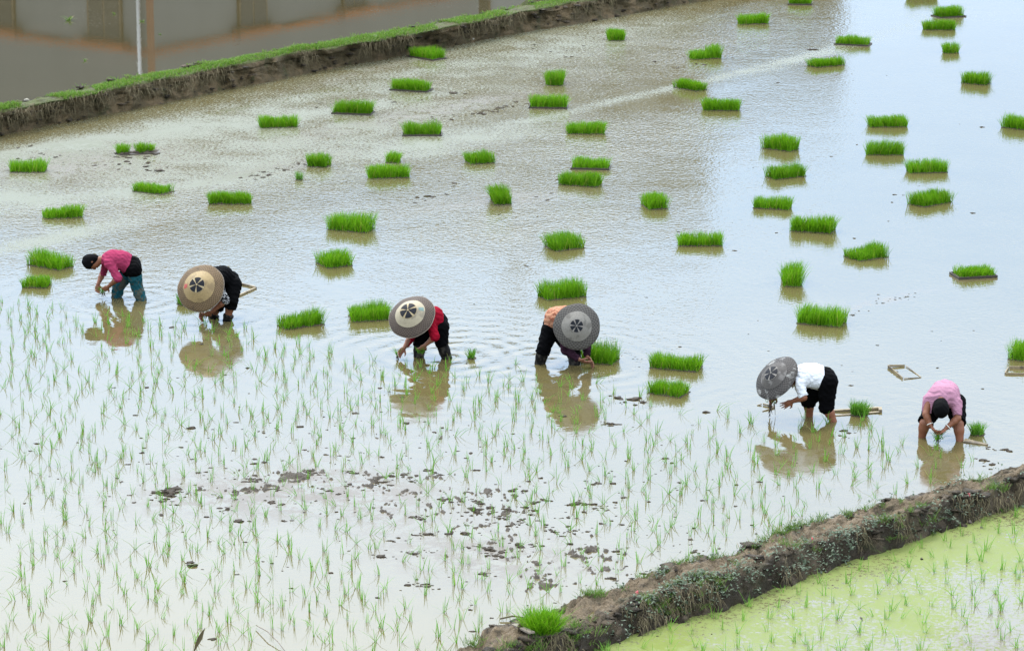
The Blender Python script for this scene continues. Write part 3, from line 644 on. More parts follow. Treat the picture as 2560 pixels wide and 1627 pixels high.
# hanging straw on both banks
def hanging(P, nrmv, L, w):
    n = len(P); out = []
    side = RNG.normal(size=n)*.35
    for f, wf in ((0, 1), (.35, 1), (.7, .7), (1, .2)):
        c = P.copy(); c += nrmv*(L*.55*np.sin(f*2.0))[:, None]; c[:, 2] += L*(.15*np.sin(f*3)-.85*f*f); c[:, 0] += side*L*f
        wv = np.zeros((n, 3)); wv[:, 0] = w*wf*.5; out += [c-wv, c+wv]
    V = np.stack(out, 1).reshape(-1, 3); b = np.arange(n)[:, None]*8
    return V, np.concatenate([b+np.array([[0,1,3,2]]), b+np.array([[2,3,5,4]]), b+np.array([[4,5,7,6]])], 0)
n = 5200; jj = RNG.integers(0, 480, n); ii = RNG.integers(14, 29, n); P = FDgrid[ii, jj]+RNG.normal(size=(n, 3))*.03; kk = fbm(P[:, 0]*1.2, P[:, 1], 3) > .47; P = P[kk]
V1, F1 = hanging(P, np.array([.1, -1, 0.0]), (.05+.25*RNG.random(len(P))**1.7), .006)
n = 3600; jj = RNG.integers(60, NDgrid.shape[1]-60, n); ii = RNG.integers(40, 62, n); P = NDgrid[ii, jj]+RNG.normal(size=(n, 3))*.015; kk = fbm(P[:, 0]*1.7+5, P[:, 1]*1.7, 3) > .50; P = P[kk]
V2, F2 = hanging(P, np.array([.2, -1, 0.0]), .06+.13*RNG.random(len(P)), .0055)
tag(link('dry_grass', mesh('dry_grass', np.concatenate([V1, V2]), np.concatenate([F1, F2+len(V1)]), [M['straw']])), 'dry grass hanging down the faces of the banks', 'dry grass', None, 'stuff')
# green tufts and broad weeds on the near bank
n = 520; jj = RNG.integers(60, NDgrid.shape[1]-40, n); ii = np.where(RNG.random(n) < .3, RNG.integers(8, 16, n), RNG.integers(34, 66, n)); bs = []; hs = []
for i, j in zip(ii, jj):
    P = NDgrid[i, j]
    if fbm(np.array([P[0]*1.4]), np.array([P[1]*1.4]), 2)[0] < .46: continue
    k = RNG.integers(10, 36); bs.append(P+RNG.normal(size=(k, 3))*np.array([.03, .03, .006])); hs.append(.04+.08*RNG.random(k)*RNG.random())
bs = np.concatenate(bs); hs = np.concatenate(hs)
V, Fc = blades(bs, hs, .006, .3+.7*RNG.random(len(bs)))
n = 150; jj = RNG.integers(500, NDgrid.shape[1]-40, n) if False else RNG.integers(90, NDgrid.shape[1]-40, n); bs = []
for j in jj:
    P = NDgrid[RNG.integers(72, 76), j]; k = RNG.integers(3, 9); bs.append(P+RNG.normal(size=(k, 3))*np.array([.02, .02, .0]))
bs = np.concatenate(bs); V2, F2 = blades(bs, .06+.12*RNG.random(len(bs)), .006, .2+.5*RNG.random(len(bs)))
tag(link('grass', mesh('grass', np.concatenate([V, V2]), np.concatenate([Fc, F2+len(V)]), [M['moss_grass']])), 'small green grass tufts growing on the near muddy bank', 'grass', None, 'stuff')
lv = []; lf = []; nb = 0
for _ in range(700):
    j = RNG.integers(150, NDgrid.shape[1]-30); i = RNG.integers(36, 62) if RNG.random() < .85 else RNG.integers(10, 18); P = NDgrid[i, j]
    qx = float(proj(P[None])[0][0]); dens = math.exp(-((qx-1790)/120)**2)+math.exp(-((qx-2080)/150)**2)+.5*math.exp(-((qx-1640)/60)**2)+.35*math.exp(-((qx-2420)/120)**2)+.12
    if RNG.random() > dens: continue
    for k in range(RNG.integers(6, 15)):
        a = RNG.random()*6.28; el = .1+.9*RNG.random(); L = .022+.03*RNG.random(); d = np.array([math.cos(a)*math.cos(el), math.sin(a)*math.cos(el), math.sin(el)]); sd = nrm(np.cross(d, [0, 0, 1]))*L*.27
        c = P+RNG.normal(size=3)*.028+np.array([0, -.015, .02]); lv += [c, c+d*L*.5+sd, c+d*L+np.array([0, 0, -.25*L]), c+d*L*.5-sd]; lf.append((nb, nb+1, nb+2, nb+3)); nb += 4
tag(link('ground_cover', mesh('ground_cover', np.array(lv), np.array(lf), [M['weed']])), 'grey-green broad-leaved weeds clinging to the near muddy bank', 'weeds', None, 'stuff')
# stones, snail eggs, pond weeds
for (x, y, z, r, lb) in [(1171,100,.03,.13,'pale stone wedged at the water foot of the far bank'), (935,95,TOPZ,.10,'flat pale stone on the grassy top of the far bank'), (67,251,TOPZ,.05,'small pale stone at the left end of the far bank')]:
    P = G(x, y, z); V = IV*(1+.35*(RNG.random((len(IV), 1))-.5))*np.array([r, r*.8, r*.6]); tag(link('stone', mesh('stone', V, IF, [M['stone']]), None, P), lb, 'stone')
for (x, y, lb) in [(1592,1521,'pink egg cluster on the near bank, low end'), (2422,1270,'pink egg cluster on the near bank, high end'), (2027,1390,'pink egg cluster among grey weeds mid bank')]:
    u_ = (y-ip(NA, x))/(ip(NB, x)-ip(NA, x)); j = int(np.argmin(abs(xs-x))); i = int(np.argmin(abs(us-u_))); P = NDgrid[i, j]+np.array([0, -.035, .03]); cv, cf = [], []
    for _ in range(12): clod(RNG.normal(size=3)*np.array([.006, .006, .010]), .007)
    V = np.concatenate(cv); tag(link('snail_egg_cluster', mesh('snail_egg_cluster', V, np.concatenate(cf), [M['egg']], True), None, P), lb, 'snail eggs')
for (x, y, r, lb) in [(173,52,.09,'leafy water weed floating alone on the upper pond'), (286,36,.04,'smaller water weed left of the white pipe reflection'), (357,55,.05,'water weed sprig beside the brown post reflection'), (212,153,.04,'lowest water weed sprig near the bank on the pond'), (400,87,.03,'tiny water weed sprig right of the post reflection')]:
    P = G(x, y, PONDZ); n = 14; V, Fc = blades(RNG.normal(size=(n, 3))*np.array([r*.3, r*.3, 0]), r*(.7+.8*RNG.random(n)), r*.22, .5+.8*RNG.random(n)); tag(link('water_weed', mesh('water_weed', V, Fc, [M['moss_grass']]), None, P), lb, 'water weed')

# ------------------------------------------------------------------ distance-field figures
class SDF:
    def __init__(s, h): s.h = h; s.p = []
    def cone(s, a, b, ra, rb, k=.025, cutb=False, cuta=False): s.p.append(('c', np.asarray(a, float), np.asarray(b, float), ra, rb, k, cutb, cuta)); return s
    def ell(s, c, ax, r, k=.02): s.p.append(('e', np.asarray(c, float), np.asarray(ax, float), np.asarray(r, float), k)); return s
    def build(s, wr=0.0, clipz=None, planes=()):
        lo = np.full(3, 1e9); hi = -lo
        for q in s.p:
            if q[0] == 'c': r = max(q[3], q[4]); lo = np.minimum(lo, np.minimum(q[1], q[2])-r); hi = np.maximum(hi, np.maximum(q[1], q[2])+r)
            else: r = q[3].max(); lo = np.minimum(lo, q[1]-r); hi = np.maximum(hi, q[1]+r)
        if clipz is not None: lo[2] = max(lo[2], clipz)
        h = s.h; lo = lo-.04; N = (np.ceil((hi+.04-lo)/h)).astype(int)+1
        D = np.full(N, .5, np.float32); ax = [lo[i]+h*np.arange(N[i]) for i in range(3)]
        for q in s.p:
            k = q[5] if q[0] == 'c' else q[4]
            if q[0] == 'c': r = max(q[3], q[4]); l = np.minimum(q[1], q[2])-r; u = np.maximum(q[1], q[2])+r
            else: r = q[3].max(); l = q[1]-r; u = q[1]+r
            i0 = np.clip(np.floor((l-k-.03-lo)/h).astype(int), 0, N-1); i1 = np.clip(np.ceil((u+k+.03-lo)/h).astype(int)+1, 1, N)
            if (i1 <= i0).any(): continue
            X = ax[0][i0[0]:i1[0]][:, None, None]; Y = ax[1][i0[1]:i1[1]][None, :, None]; Z = ax[2][i0[2]:i1[2]][None, None]
            if q[0] == 'c':
                a, b = q[1], q[2]; ba = b-a; L2 = max(ba@ba, 1e-9)
                dt = ((X-a[0])*ba[0]+(Y-a[1])*ba[1]+(Z-a[2])*ba[2])/L2; tt = np.clip(dt, 0, 1)
                d = np.sqrt((X-a[0]-tt*ba[0])**2+(Y-a[1]-tt*ba[1])**2+(Z-a[2]-tt*ba[2])**2)-(q[3]+(q[4]-q[3])*tt)
                if q[6]: d = np.maximum(d, (dt-1)*math.sqrt(L2))
                if q[7]: d = np.maximum(d, -dt*math.sqrt(L2))
            else:
                c, A_, r = q[1], q[2], q[3]; g = [(X-c[0])*A_[i][0]+(Y-c[1])*A_[i][1]+(Z-c[2])*A_[i][2] for i in range(3)]
                k0 = np.sqrt((g[0]/r[0])**2+(g[1]/r[1])**2+(g[2]/r[2])**2); k1 = np.sqrt((g[0]/r[0]**2)**2+(g[1]/r[1]**2)**2+(g[2]/r[2]**2)**2)
                d = k0*(k0-1)/np.maximum(k1, 1e-6)
            sl = D[i0[0]:i1[0], i0[1]:i1[1], i0[2]:i1[2]]
            hh = np.maximum(k-np.abs(sl-d), 0)/k; D[i0[0]:i1[0], i0[1]:i1[1], i0[2]:i1[2]] = np.minimum(sl, d)-hh*hh*k*.25
        if wr:
            X, Y, Z = ax[0][:, None, None], ax[1][None, :, None], ax[2][None, None]; D = D+wr*(np.sin(X*47+np.sin(Z*31)*1.7+Y*13)*np.sin(Z*39+np.sin(Y*37+X*21)*1.5)+.6*np.sin(Z*83+X*51+Y*62+np.sin(X*40)*2)).astype(np.float32)
        for c, nv in planes:
            X, Y, Z = ax[0][:, None, None], ax[1][None, :, None], ax[2][None, None]; D = np.maximum(D, (X-c[0])*nv[0]+(Y-c[1])*nv[1]+(Z-c[2])*nv[2])
        D[0] = D[-1] = .5; D[:, 0] = D[:, -1] = .5; D[:, :, 0] = D[:, :, -1] = .5
        return nets(D, lo, h)
def nets(D, lo, h):
    I = D < 0; c = np.zeros(np.array(D.shape)-1, np.int8)
    off = [(i, j, k) for i in (0, 1) for j in (0, 1) for k in (0, 1)]; n = c.shape
    for o in off: c += I[o[0]:o[0]+n[0], o[1]:o[1]+n[1], o[2]:o[2]+n[2]]
    act = np.argwhere((c > 0) & (c < 8)); idx = -np.ones(n, int); idx[tuple(act.T)] = np.arange(len(act))
    acc = np.zeros((len(act), 3)); cnt = np.zeros(len(act))
    for a in off:
        for ax in range(3):
            if a[ax]: continue
            b = list(a); b[ax] = 1
            va = D[act[:, 0]+a[0], act[:, 1]+a[1], act[:, 2]+a[2]]; vb = D[act[:, 0]+b[0], act[:, 1]+b[1], act[:, 2]+b[2]]
            m = (va < 0) != (vb < 0); t = np.where(m, va/np.where(m, va-vb, 1), 0); p = np.tile(np.array(a, float), (len(act), 1)); p[:, ax] = t
            acc[m] += p[m]; cnt[m] += 1
    V = lo+h*(act+acc/cnt[:, None]); Fs = []
    for ax in range(3):
        sl0 = [slice(1, -1)]*3; sl1 = [slice(1, -1)]*3; sl0[ax] = slice(0, -1); sl1[ax] = slice(1, None)
        A0, A1 = I[tuple(sl0)], I[tuple(sl1)]; e = np.argwhere(A0 != A1); fl = A0[tuple(e.T)]
        e = e+1; e[:, ax] -= 1; u, v = (ax+1) % 3, (ax+2) % 3
        def cell(du, dv): q = e.copy(); q[:, u] += du; q[:, v] += dv; return idx[tuple(q.T)]
        f = np.stack([cell(-1, -1), cell(0, -1), cell(0, 0), cell(-1, 0)], 1); f[~fl] = f[~fl][:, ::-1]; Fs.append(f)
    Fc = np.concatenate(Fs); Fc = Fc[(Fc >= 0).all(1)]
    for _ in range(2):                                             # light smoothing
        e = np.concatenate([Fc[:, [0, 1]], Fc[:, [1, 2]], Fc[:, [2, 3]], Fc[:, [3, 0]]]); s = np.zeros_like(V); k = np.zeros(len(V)); np.add.at(s, e[:, 0], V[e[:, 1]]); np.add.at(k, e[:, 0], 1); V = V*.5+.5*s/np.maximum(k, 1)[:, None]
    return V, Fc
def frame3(x, y):                              # orthonormal rows from a main axis and a hint
    x = nrm(x); z = nrm(np.cross(x, y)); y = np.cross(z, x); return np.array([x, y, z])
def hand(s, wrist, tip, palm, side, curl=.9, spread=0.0):
    """fingers run from wrist towards tip; palm = direction the palm faces; side=+1/-1 puts the thumb on one side"""
    A_ = frame3(tip-wrist, palm); d, pn, sd = A_
    s.ell(wrist+d*.048, A_, (.05, .016, .040), .012); kn = wrist+d*.085
    for i, (o, L) in enumerate(((-.029, .072), (-.010, .082), (.010, .078), (.028, .062))):
        b = kn+sd*o*(1)+d*(-.004*abs(i-1.3)); dd = nrm(d+sd*(o*6*spread)); c1 = curl*(.55+.1*i); d1 = nrm(dd*math.cos(c1)+pn*math.sin(c1)); d2 = nrm(dd*math.cos(c1*2)+pn*math.sin(c1*2))
        m1 = b+d1*L*.52; s.cone(b, m1, .0095, .0088, .006); s.cone(m1, m1+d2*L*.48, .0088, .007, .004)
    tb = wrist+d*.028+sd*side*.030; t1 = tb+nrm(d*.6+sd*side*.8+pn*.35)*.038; t2 = t1+nrm(d*.9+sd*side*.2+pn*.5)*.032; s.cone(tb, t1, .013, .0105, .01); s.cone(t1, t2, .0105, .008, .004)
def lerp(a, b, t): return a*(1-t)+b*t

def hat(root, c, axis, Rr, brim, disc, strap, hgt=.42, discf=.62, patchf=.27, wedges=5, roll=0.0, mark=None, marka=(2.2, .5)):
    ax = nrm(axis); X = nrm(np.cross(ax, [0.2, .1, 1])); X = nrm(np.cross(np.cross(ax, X), ax)); Y = np.cross(ax, X)
    prof = lambda r: hgt*Rr*(1-r)**.85*(1+.25*math.exp(-((r-.35)/.22)**2))*.85 if r < 1 else 0.0
    def pt(r, a, lift=0.0): return r*Rr*(X*math.cos(a)+Y*math.sin(a))+ax*(prof(r)+lift)
    o = link('hat', None, root); bpy.data.objects.remove(o)
    rs = list(np.linspace(.02, 1, 22)); n = 72; V = []; UV = []
    wob = lambda a, r: 1+.012*r*math.sin(3*a+1.2)+.008*r*math.sin(7*a)
    for r in rs:
        for k in range(n): a = 2*math.pi*k/n; V.append(pt(r, a)*wob(a, r)); UV.append((a, r))
    Fc = [(i*n+k, i*n+(k+1) % n, (i+1)*n+(k+1) % n, (i+1)*n+k)[::-1] for i in range(len(rs)-1) for k in range(n)]
    b = len(V)                                                    # underside and rim roll
    for r in rs[::-1]:
        for k in range(n): a = 2*math.pi*k/n; V.append(pt(r, a, -.012)*wob(a, r)); UV.append((a, r))
    Fc += [(b+i*n+k, b+i*n+(k+1) % n, b+(i+1)*n+(k+1) % n, b+(i+1)*n+k)[::-1] for i in range(len(rs)-1) for k in range(n)]
    e = (len(rs)-1)*n; Fc += [(e+k, e+(k+1) % n, b+(k+1) % n, b+k)[::-1] for k in range(n)]
    me = mesh('hat', V, Fc, [brim], True); uv = me.uv_layers.new(name='polar')
    for l in me.loops: uv.data[l.index].uv = UV[l.vertex_index]
    for p_ in me.polygons:
        if {0, n-1} & {v % n for v in p_.vertices} == {0, n-1}:
            for li in p_.loop_indices:
                if me.loops[li].vertex_index % n == 0: uv.data[li].uv = (2*math.pi, uv.data[li].uv[1])
    ho = link('hat', me, root, c)
    def ring(name, r0, r1, a0, a1, lift, m, na=48, nr=6, thick=.004):
        V = []; 
        for r in np.linspace(r0, r1, nr):
            for k in range(na+1): a = a0+(a1-a0)*k/na; V.append(pt(r, a, lift)*wob(a, r))
        Fc = [(i*(na+1)+k, i*(na+1)+k+1, (i+1)*(na+1)+k+1, (i+1)*(na+1)+k)[::-1] for i in range(nr-1) for k in range(na)]
        return link(name, mesh(name, V, Fc, [m], True), ho)
    ring('crown_cover', .004, discf, 0, 2*math.pi, .004, disc)
    rm = MB(); rm.tube([pt(1.0, 2*math.pi*k/n, -.006)*wob(2*math.pi*k/n, 1) for k in range(n+1)], .0065, 6); rm.build('rim', brim if strap is M['strap_grey'] else M['plank'], ho, True)
    ring('strap_base', .004, patchf*1.05, 0, 2*math.pi, .0065, strap)
    for k in range(wedges): a = roll+2*math.pi*k/wedges; ring('patch', .04, patchf, a+.14, a+2*math.pi/wedges-.14, .009, M['patch'], 10, 4)
    if mark: ring('stamp', discf*.66, discf*.93, marka[0]-.16, marka[0]+.16, .0065, mark, 6, 4)
    return ho

def person(label, off, k, J, feet, skin, Z=.6, head_up=None, face=None, shirt=None, sleeve=(1.0, .2), sleeve_mat=None, legs=None, hatp=None, hand_palm=None, curl=.9, fat=1.0, hands=(1, 1), nosplay=None):
    """J: joint -> (x, y, dy) in a zoomed crop of the photo"""
    toS = lambda q: (off[0]+q[0]/k, off[1]+q[1]/k)
    fN_, fF_ = G(*toS(feet[0])), G(*toS(feet[1])); Yp = (fN_[1]+fF_[1])/2
    O = np.array([(fN_[0]+fF_[0])/2, Yp, 0.0])
    P = {n: PY(*toS(v), Yp+v[2])-O for n, v in J.items()}; P['fn'] = fN_-O; P['ff'] = fF_-O
    root = tag(empty('person', O), label, 'person', None)
    root.name = 'person'
    lat = nrm(P['sn']-P['sf']); spine = nrm(P['neck']-P['pel'])
    f = fat
    def torso(s, e=0.0, neck=True):
        s.cone(P['hn'], P['hf'], .098*f+e, .098*f+e, .06); s.cone(P['pel'], P['bel'], .112*f+e, .112*f+e, .06); s.cone(P['bel'], P['che'], .112*f+e, .118*f+e, .06)
        for t_ in (-1, 1): s.cone(P['bel']+lat*.05*t_, P['che']+lat*.06*t_, .098*f+e, .10*f+e, .05)
        s.cone(P['che']+lat*.05, P['sn']-lat*.02, .085+e, .056+e, .05); s.cone(P['che']-lat*.05, P['sf']+lat*.02, .085+e, .056+e, .05); s.cone(P['che'], lerp(P['che'], P['neck'], .8), .10+e, .06+e, .04)
    b = SDF(.0065); torso(b, -.012); hd = P['head']; hu = nrm(head_up); fc = nrm(np.asarray(face)-hu*np.dot(face, hu)); sdv = np.cross(hu, fc); AX = np.array([sdv, fc, hu])
    b.cone(P['neck'], hd-hu*.05-fc*.01, .052, .048, .03); b.ell(hd+hu*.02, AX, (.074, .094, .092), .02); b.ell(hd-hu*.055+fc*.032, AX, (.054, .058, .062), .035)
    b.ell(hd-hu*.022+fc*.098, AX, (.013, .016, .022), .012)                      # nose
    for t_ in (-1, 1): b.ell(hd-hu*.012+sdv*.077*t_-fc*.01, AX, (.009, .019, .031), .006)
    for c_ in ('n', 'f'):
        sh, el, wr, tp = P['s'+c_], P['e'+c_], P['w'+c_], P['t'+c_]
        b.cone(sh, el, .044, .037, .03); b.cone(el, lerp(el, wr, .3), .037, .037, .02); b.cone(lerp(el, wr, .3), wr, .037, .025, .02)
        pl = (hand_palm or {}).get(c_, -lat if c_ == 'n' else lat); dd = nrm(tp-wr)
        hand(b, wr, wr+dd, np.asarray(pl, float), 1 if c_ == 'n' else -1, curl if not isinstance(curl, dict) else curl[c_], 1.0 if nosplay == c_ else 0)
        hp, kn, ft = P['h'+c_], P['k'+c_], P['f'+c_]; ank = ft+np.array([0, 0, -.05])+ (ft-kn)*.05
        b.cone(hp, kn, .078*f, .056, .04); b.cone(kn, lerp(kn, ft, .35), .056, .055, .03); b.cone(lerp(kn, ft, .35), ank, .055, .038, .03)
    V, Fc = b.build(0, -.09); link('body', mesh('body', V, Fc, [skin], True), root)
    # face
    m = MB()
    for t_ in (-1, 1):
        e_ = link('eye', mesh('eye', IV*.009, IF, [M['eye']], True), root, hd+hu*.008+fc*.088+sdv*.03*t_)
    link('mouth', mesh('mouth', IV*np.array([.004, .004, .004])+0, IF, [M['lip']], True), root, hd-hu*.062+fc*.088).scale = (3, 1.5, 1.5)
    hr = SDF(.008); hr.ell(hd+hu*.030-fc*.012, AX, (.091, .102, .096), .02); hr.ell(hd-hu*.035-fc*.035, AX, (.083, .070, .082), .03)
    V, Fc = hr.build(.0025, None, [(hd-hu*.035+fc*.075, nrm(fc*1.0-hu*.55))]); link('hair', mesh('hair', V, Fc, [M['hair']], True), root)
    # upper clothing
    sm = sleeve_mat or shirt
    s = SDF(.008); torso(s, .010)
    for c_, sl in zip(('n', 'f'), sleeve):
        sh, el, wr = P['s'+c_], P['e'+c_], P['w'+c_]
        tgt = s
        if sleeve_mat: continue
        if sl <= 1: s.cone(sh, lerp(sh, el, sl), .064, .056, .035, True)
        else: s.cone(sh, el, .064, .054, .035); s.cone(el, lerp(el, wr, sl-1), .054, .044, .02, True)
    hem = P['pel']+spine*.02; V, Fc = s.build(.0045, None, [(hem, -spine), (P['neck']+spine*.015, spine)]); link('shirt', mesh('shirt', V, Fc, [shirt], True), root)
    if sleeve_mat:
        for c_, sl in zip(('n', 'f'), sleeve):
            s = SDF(.008); sh, el, wr = P['s'+c_], P['e'+c_], P['w'+c_]; s.cone(sh, el, .066, .055, .03); s.cone(el, lerp(el, wr, sl-1), .055, .044, .02, True); V, Fc = s.build(.004); link('sleeve', mesh('sleeve', V, Fc, [sleeve_mat], True), root)
    # trousers / waders / boots : list of (name, material, from, to, extra radius, with pelvis)
    for (nm, mt, t0, t1, ex, pelv) in legs:
        s = SDF(.008)
        if pelv: s.cone(P['hn'], P['hf'], .110*f, .110*f, .05); s.cone(P['pel'], P['pel']+spine*.05, .122*f, .118*f, .05)
        for c_ in ('n', 'f'):
            hp, kn, ft = P['h'+c_], P['k'+c_], P['f'+c_]+np.array([0, 0, -.06]); a0, a1 = t0, t1
            at = lambda t: lerp(hp, kn, t) if t <= 1 else lerp(kn, ft, t-1)
            rad = lambda t: (.095*f+(.070-.095*f)*t if t <= 1 else .070+(.056-.070)*(t-1))+ex
            st = [a0]+[x for x in (.5, 1.0, 1.4) if a0 < x < a1]+[a1]
            for i in range(len(st)-1): s.cone(at(st[i]), at(st[i+1]), rad(st[i]), rad(st[i+1]), .02, i == len(st)-2, i == 0 and not pelv)
            if nm == 'trousers' and a1 < 1.9: s.cone(at(a1-.10), at(a1), rad(a1)+.008, rad(a1)+.010, .006, True, True)
            if nm in ('boot',) : s.cone(at(a0+.02), at(a0+.1), rad(a0)+.006, rad(a0)+.004, .006, True, True)
            if not pelv:
                V, Fc = s.build(.0045 if nm != 'boot' else .002, -.05); link(nm, mesh(nm, V, Fc, [mt], True), root); s = SDF(.008)
        if pelv: V, Fc = s.build(.0045, -.05); link(nm, mesh(nm, V, Fc, [mt], True), root)
    if hatp:
        c, dy, axis, Rr, br, di, st, kw = hatp; hat(root, PY(*toS(c), Yp+dy)-O - nrm(axis)*.0, axis, Rr, br, di, st, **kw)
    for n_ in ('n', 'f'):
        pass
    print('LEN', label[:26], {a+b: round(float(np.linalg.norm(P[a]-P[b])), 2) for a, b in (('pel','neck'),('sn','en'),('en','wn'),('sf','ef'),('ef','wf'),('hn','kn'),('kn','fn'),('hf','kf'),('kf','ff'),('sn','sf'),('hn','hf'))}, 'z', round(float(P['pel'][2]), 2), round(float(P['head'][2]), 2))
    return root, P, O
ZA, ZB, ZC, ZD, ZE = ((180,580), 4.25), ((940,720), 4.37), ((1300,660), 3.559), ((1860,870), 4.782), ((2190,900), 4.37)
def held(P, O, at, n, h, label, lean=.5, down=False, m='bundle', wild=.02):
    o = O+at; root = tag(empty('seedling_bundle', o), label, 'rice seedlings')
    base = RNG.normal(size=(n, 3))*np.array([wild, wild, .004]); V, Fc = blades(base, h*(.5+.6*RNG.random(n)), .006, .1+lean*RNG.random(n))
    link('grass_blades', mesh('grass_blades', V, Fc, [M[m]]), root)
    mb = MB()
    for _ in range(9 if not down else 16):
        q = RNG.normal(size=3)*np.array([wild*.8, wild*.8, 0]); L = (.05 if not down else .12)*(.4+RNG.random()); mb.tube([q, q+[RNG.normal()*.008, 0, -L*.5], q+[RNG.normal()*.015, 0, -L]], [.006, .004, .002], 5)
    mb.build('roots', M['root'], root, True); return root

root, P, O = person('bare-headed person in a magenta shirt and teal waders bending to plant', *ZA, dict(
    kn=(688,575,-.06), kf=(500,565,.06), hn=(655,400,-.09), hf=(610,405,.09), pel=(640,350,0), bel=(535,305,0), che=(430,290,0), neck=(325,295,0), head=(205,320,0),
    sn=(400,335,-.15), sf=(355,325,.15), en=(488,490,-.22), ef=(322,450,.22), wn=(385,583,-.10), wf=(277,555,.10), tn=(300,640,-.03), tf=(268,640,.05)),
    ((752,722),(462,692)), M['skin_dark'], head_up=(-.93, 0, -.2), face=(-.2, -.1, -1), shirt=M['magenta'], sleeve=(1.18, .98),
    legs=[('trousers', M['black'], 0, .42, .004, True), ('wader', M['teal'], .30, 2.0, .012, False)])
held(P, O, P['wn']*.45+P['wf']*.55+np.array([0, 0, -.10]), 40, .10, 'few seedlings held between the hands of the magenta-shirted planter', .9)
root, P, O = person('person in black with patterned sleeve under a golden woven hat', *ZA, dict(
    kn=(1695,735,-.10), kf=(1560,760,.06), hn=(1715,560,.04), hf=(1650,545,.22), pel=(1680,505,.13), bel=(1610,470,.08), che=(1525,480,-.02), neck=(1450,540,-.12), head=(1395,620,-.18),
    sn=(1560,590,-.18), sf=(1440,500,.14), en=(1630,730,-.25), ef=(1420,720,.02), wn=(1478,850,-.26), wf=(1385,840,-.12), tn=(1385,900,-.24), tf=(1370,905,-.14)),
    ((1640,940),(1480,912)), M['skin_dark'], head_up=(-.35, -.9, .15), face=(-.1, -.3, -1), shirt=M['black'], sleeve=(1.05, 1.2), sleeve_mat=M['pattern'],
    legs=[('trousers', M['black'], 0, 1.28, .014, True), ('boot', M['boot'], 1.55, 2.0, .004, False)],
    hatp=((1370,597), -.28, (-.30, -1, .60), .318, M['brim_brown'], M['disc_gold'], M['strap'], dict(hgt=.60, discf=.68, patchf=.32, wedges=5, roll=.5, mark=M['stamp'], marka=(0.25, .5))))
held(P, O, P['wn']*.5+P['wf']*.5+np.array([0, -.02, -.03]), 40, .09, 'seedlings held under the rim of the golden hat', .8)
root, P, O = person('person in a red jacket under a brown hat with a pale centre', *ZB, dict(
    kn=(715,590,-.05), kf=(480,600,.08), hn=(705,430,-.03), hf=(640,425,.15), pel=(680,365,.06), bel=(635,320,.04), che=(565,310,0), neck=(495,325,-.06), head=(425,370,-.10),
    sn=(595,385,-.15), sf=(470,360,.15), en=(645,530,-.24), ef=(375,545,.02), wn=(540,622,-.20), wf=(310,650,-.06), tn=(480,680,-.18), tf=(235,740,-.08)),
    ((792,768),(460,752)), M['skin'], head_up=(-.6, -.5, -.2), face=(-.2, -.3, -1), shirt=M['red'], sleeve=(1.32, 1.78),
    legs=[('trousers', M['black'], 0, 1.12, .012, True), ('boot', M['boot'], 1.0, 2.0, .006, False)],
    hatp=((392,313), -.16, (-.28, -.68, .70), .297, M['brim_dark'], M['disc_pale'], M['strap'], dict(hgt=.64, discf=.66, patchf=.36, wedges=5, roll=.2, mark=M['stain'], marka=(3.75, .5))))
held(P, O, lerp(P['wn'], P['tn'], .75)+np.array([0, -.01, -.05]), 46, .10, 'larger seedling handful by the knee of the red-jacketed planter', .9)
held(P, O, lerp(P['wf'], P['tf'], .8)+np.array([-.02, 0, -.02]), 20, .13, 'single seedling pinched in the outstretched hand of the red-jacketed planter', .8, wild=.008)
root, P, O = person('person in a salmon jacket and plum sleeves under a grey woven hat', *ZC, dict(
    kn=(212,750,.02), kf=(478,790,.1), hn=(268,590,.10), hf=(330,590,.26), pel=(295,525,.2), bel=(325,475,.15), che=(385,470,.04), neck=(450,520,-.10), head=(500,590,-.20),
    sn=(395,610,-.10), sf=(555,560,.02), en=(402,765,-.22), ef=(592,745,-.06), wn=(528,848,-.26), wf=(600,825,-.13), tn=(655,905,-.24), tf=(650,890,-.16)),
    ((165,885),(492,898)), M['skin'], head_up=(.25, -.95, 0), face=(.1, -.2, -1), shirt=M['salmon'], sleeve=(1.95, 1.9), sleeve_mat=M['plum'],
    legs=[('trousers', M['black'], 0, 1.25, .014, True), ('boot', M['boot'], 1.15, 2.0, .008, False)], curl=.45,
    hatp=((505,557), -.30, (-.03, -.95, .34), .283, M['brim_grey'], M['disc_grey'], M['strap_grey'], dict(hgt=.46, discf=.66, patchf=.28, wedges=6, roll=.1)))
root, P, O = person('person in a white shirt and rolled black trousers under a worn grey hat', *ZD, dict(
    kn=(985,712,-.08), kf=(770,640,.10), hn=(1000,400,-.09), hf=(920,400,.09), pel=(965,350,0), bel=(860,335,0), che=(735,325,0), neck=(615,335,0), head=(500,375,-.02),
    sn=(650,420,-.15), sf=(610,370,.16), en=(715,590,-.20), ef=(480,490,.16), wn=(580,635,-.15), wf=(385,560,.10), tn=(470,690,-.12), tf=(325,620,.08)),
    ((1088,876),(785,812)), M['skin_dark'], head_up=(-.85, -.3, -.25), face=(-.3, -.2, -1), shirt=M['white'], sleeve=(.92, .9),
    legs=[('trousers', M['black'], 0, 1.02, .016, True)], curl={'n': .12, 'f': .9}, nosplay='n', fat=1.06,
    hatp=((388,355), -.05, (-.61, -.446, .647), .285, M['brim_worn'], M['disc_dark'], M['strap_grey'], dict(hgt=.46, discf=.64, patchf=.32, wedges=5, roll=.6)))
held(P, O, P['tf']+np.array([-.01, -.02, -.03]), 14, .07, 'dripping muddy seedling roots under the worn grey hat', .6, True, wild=.035)
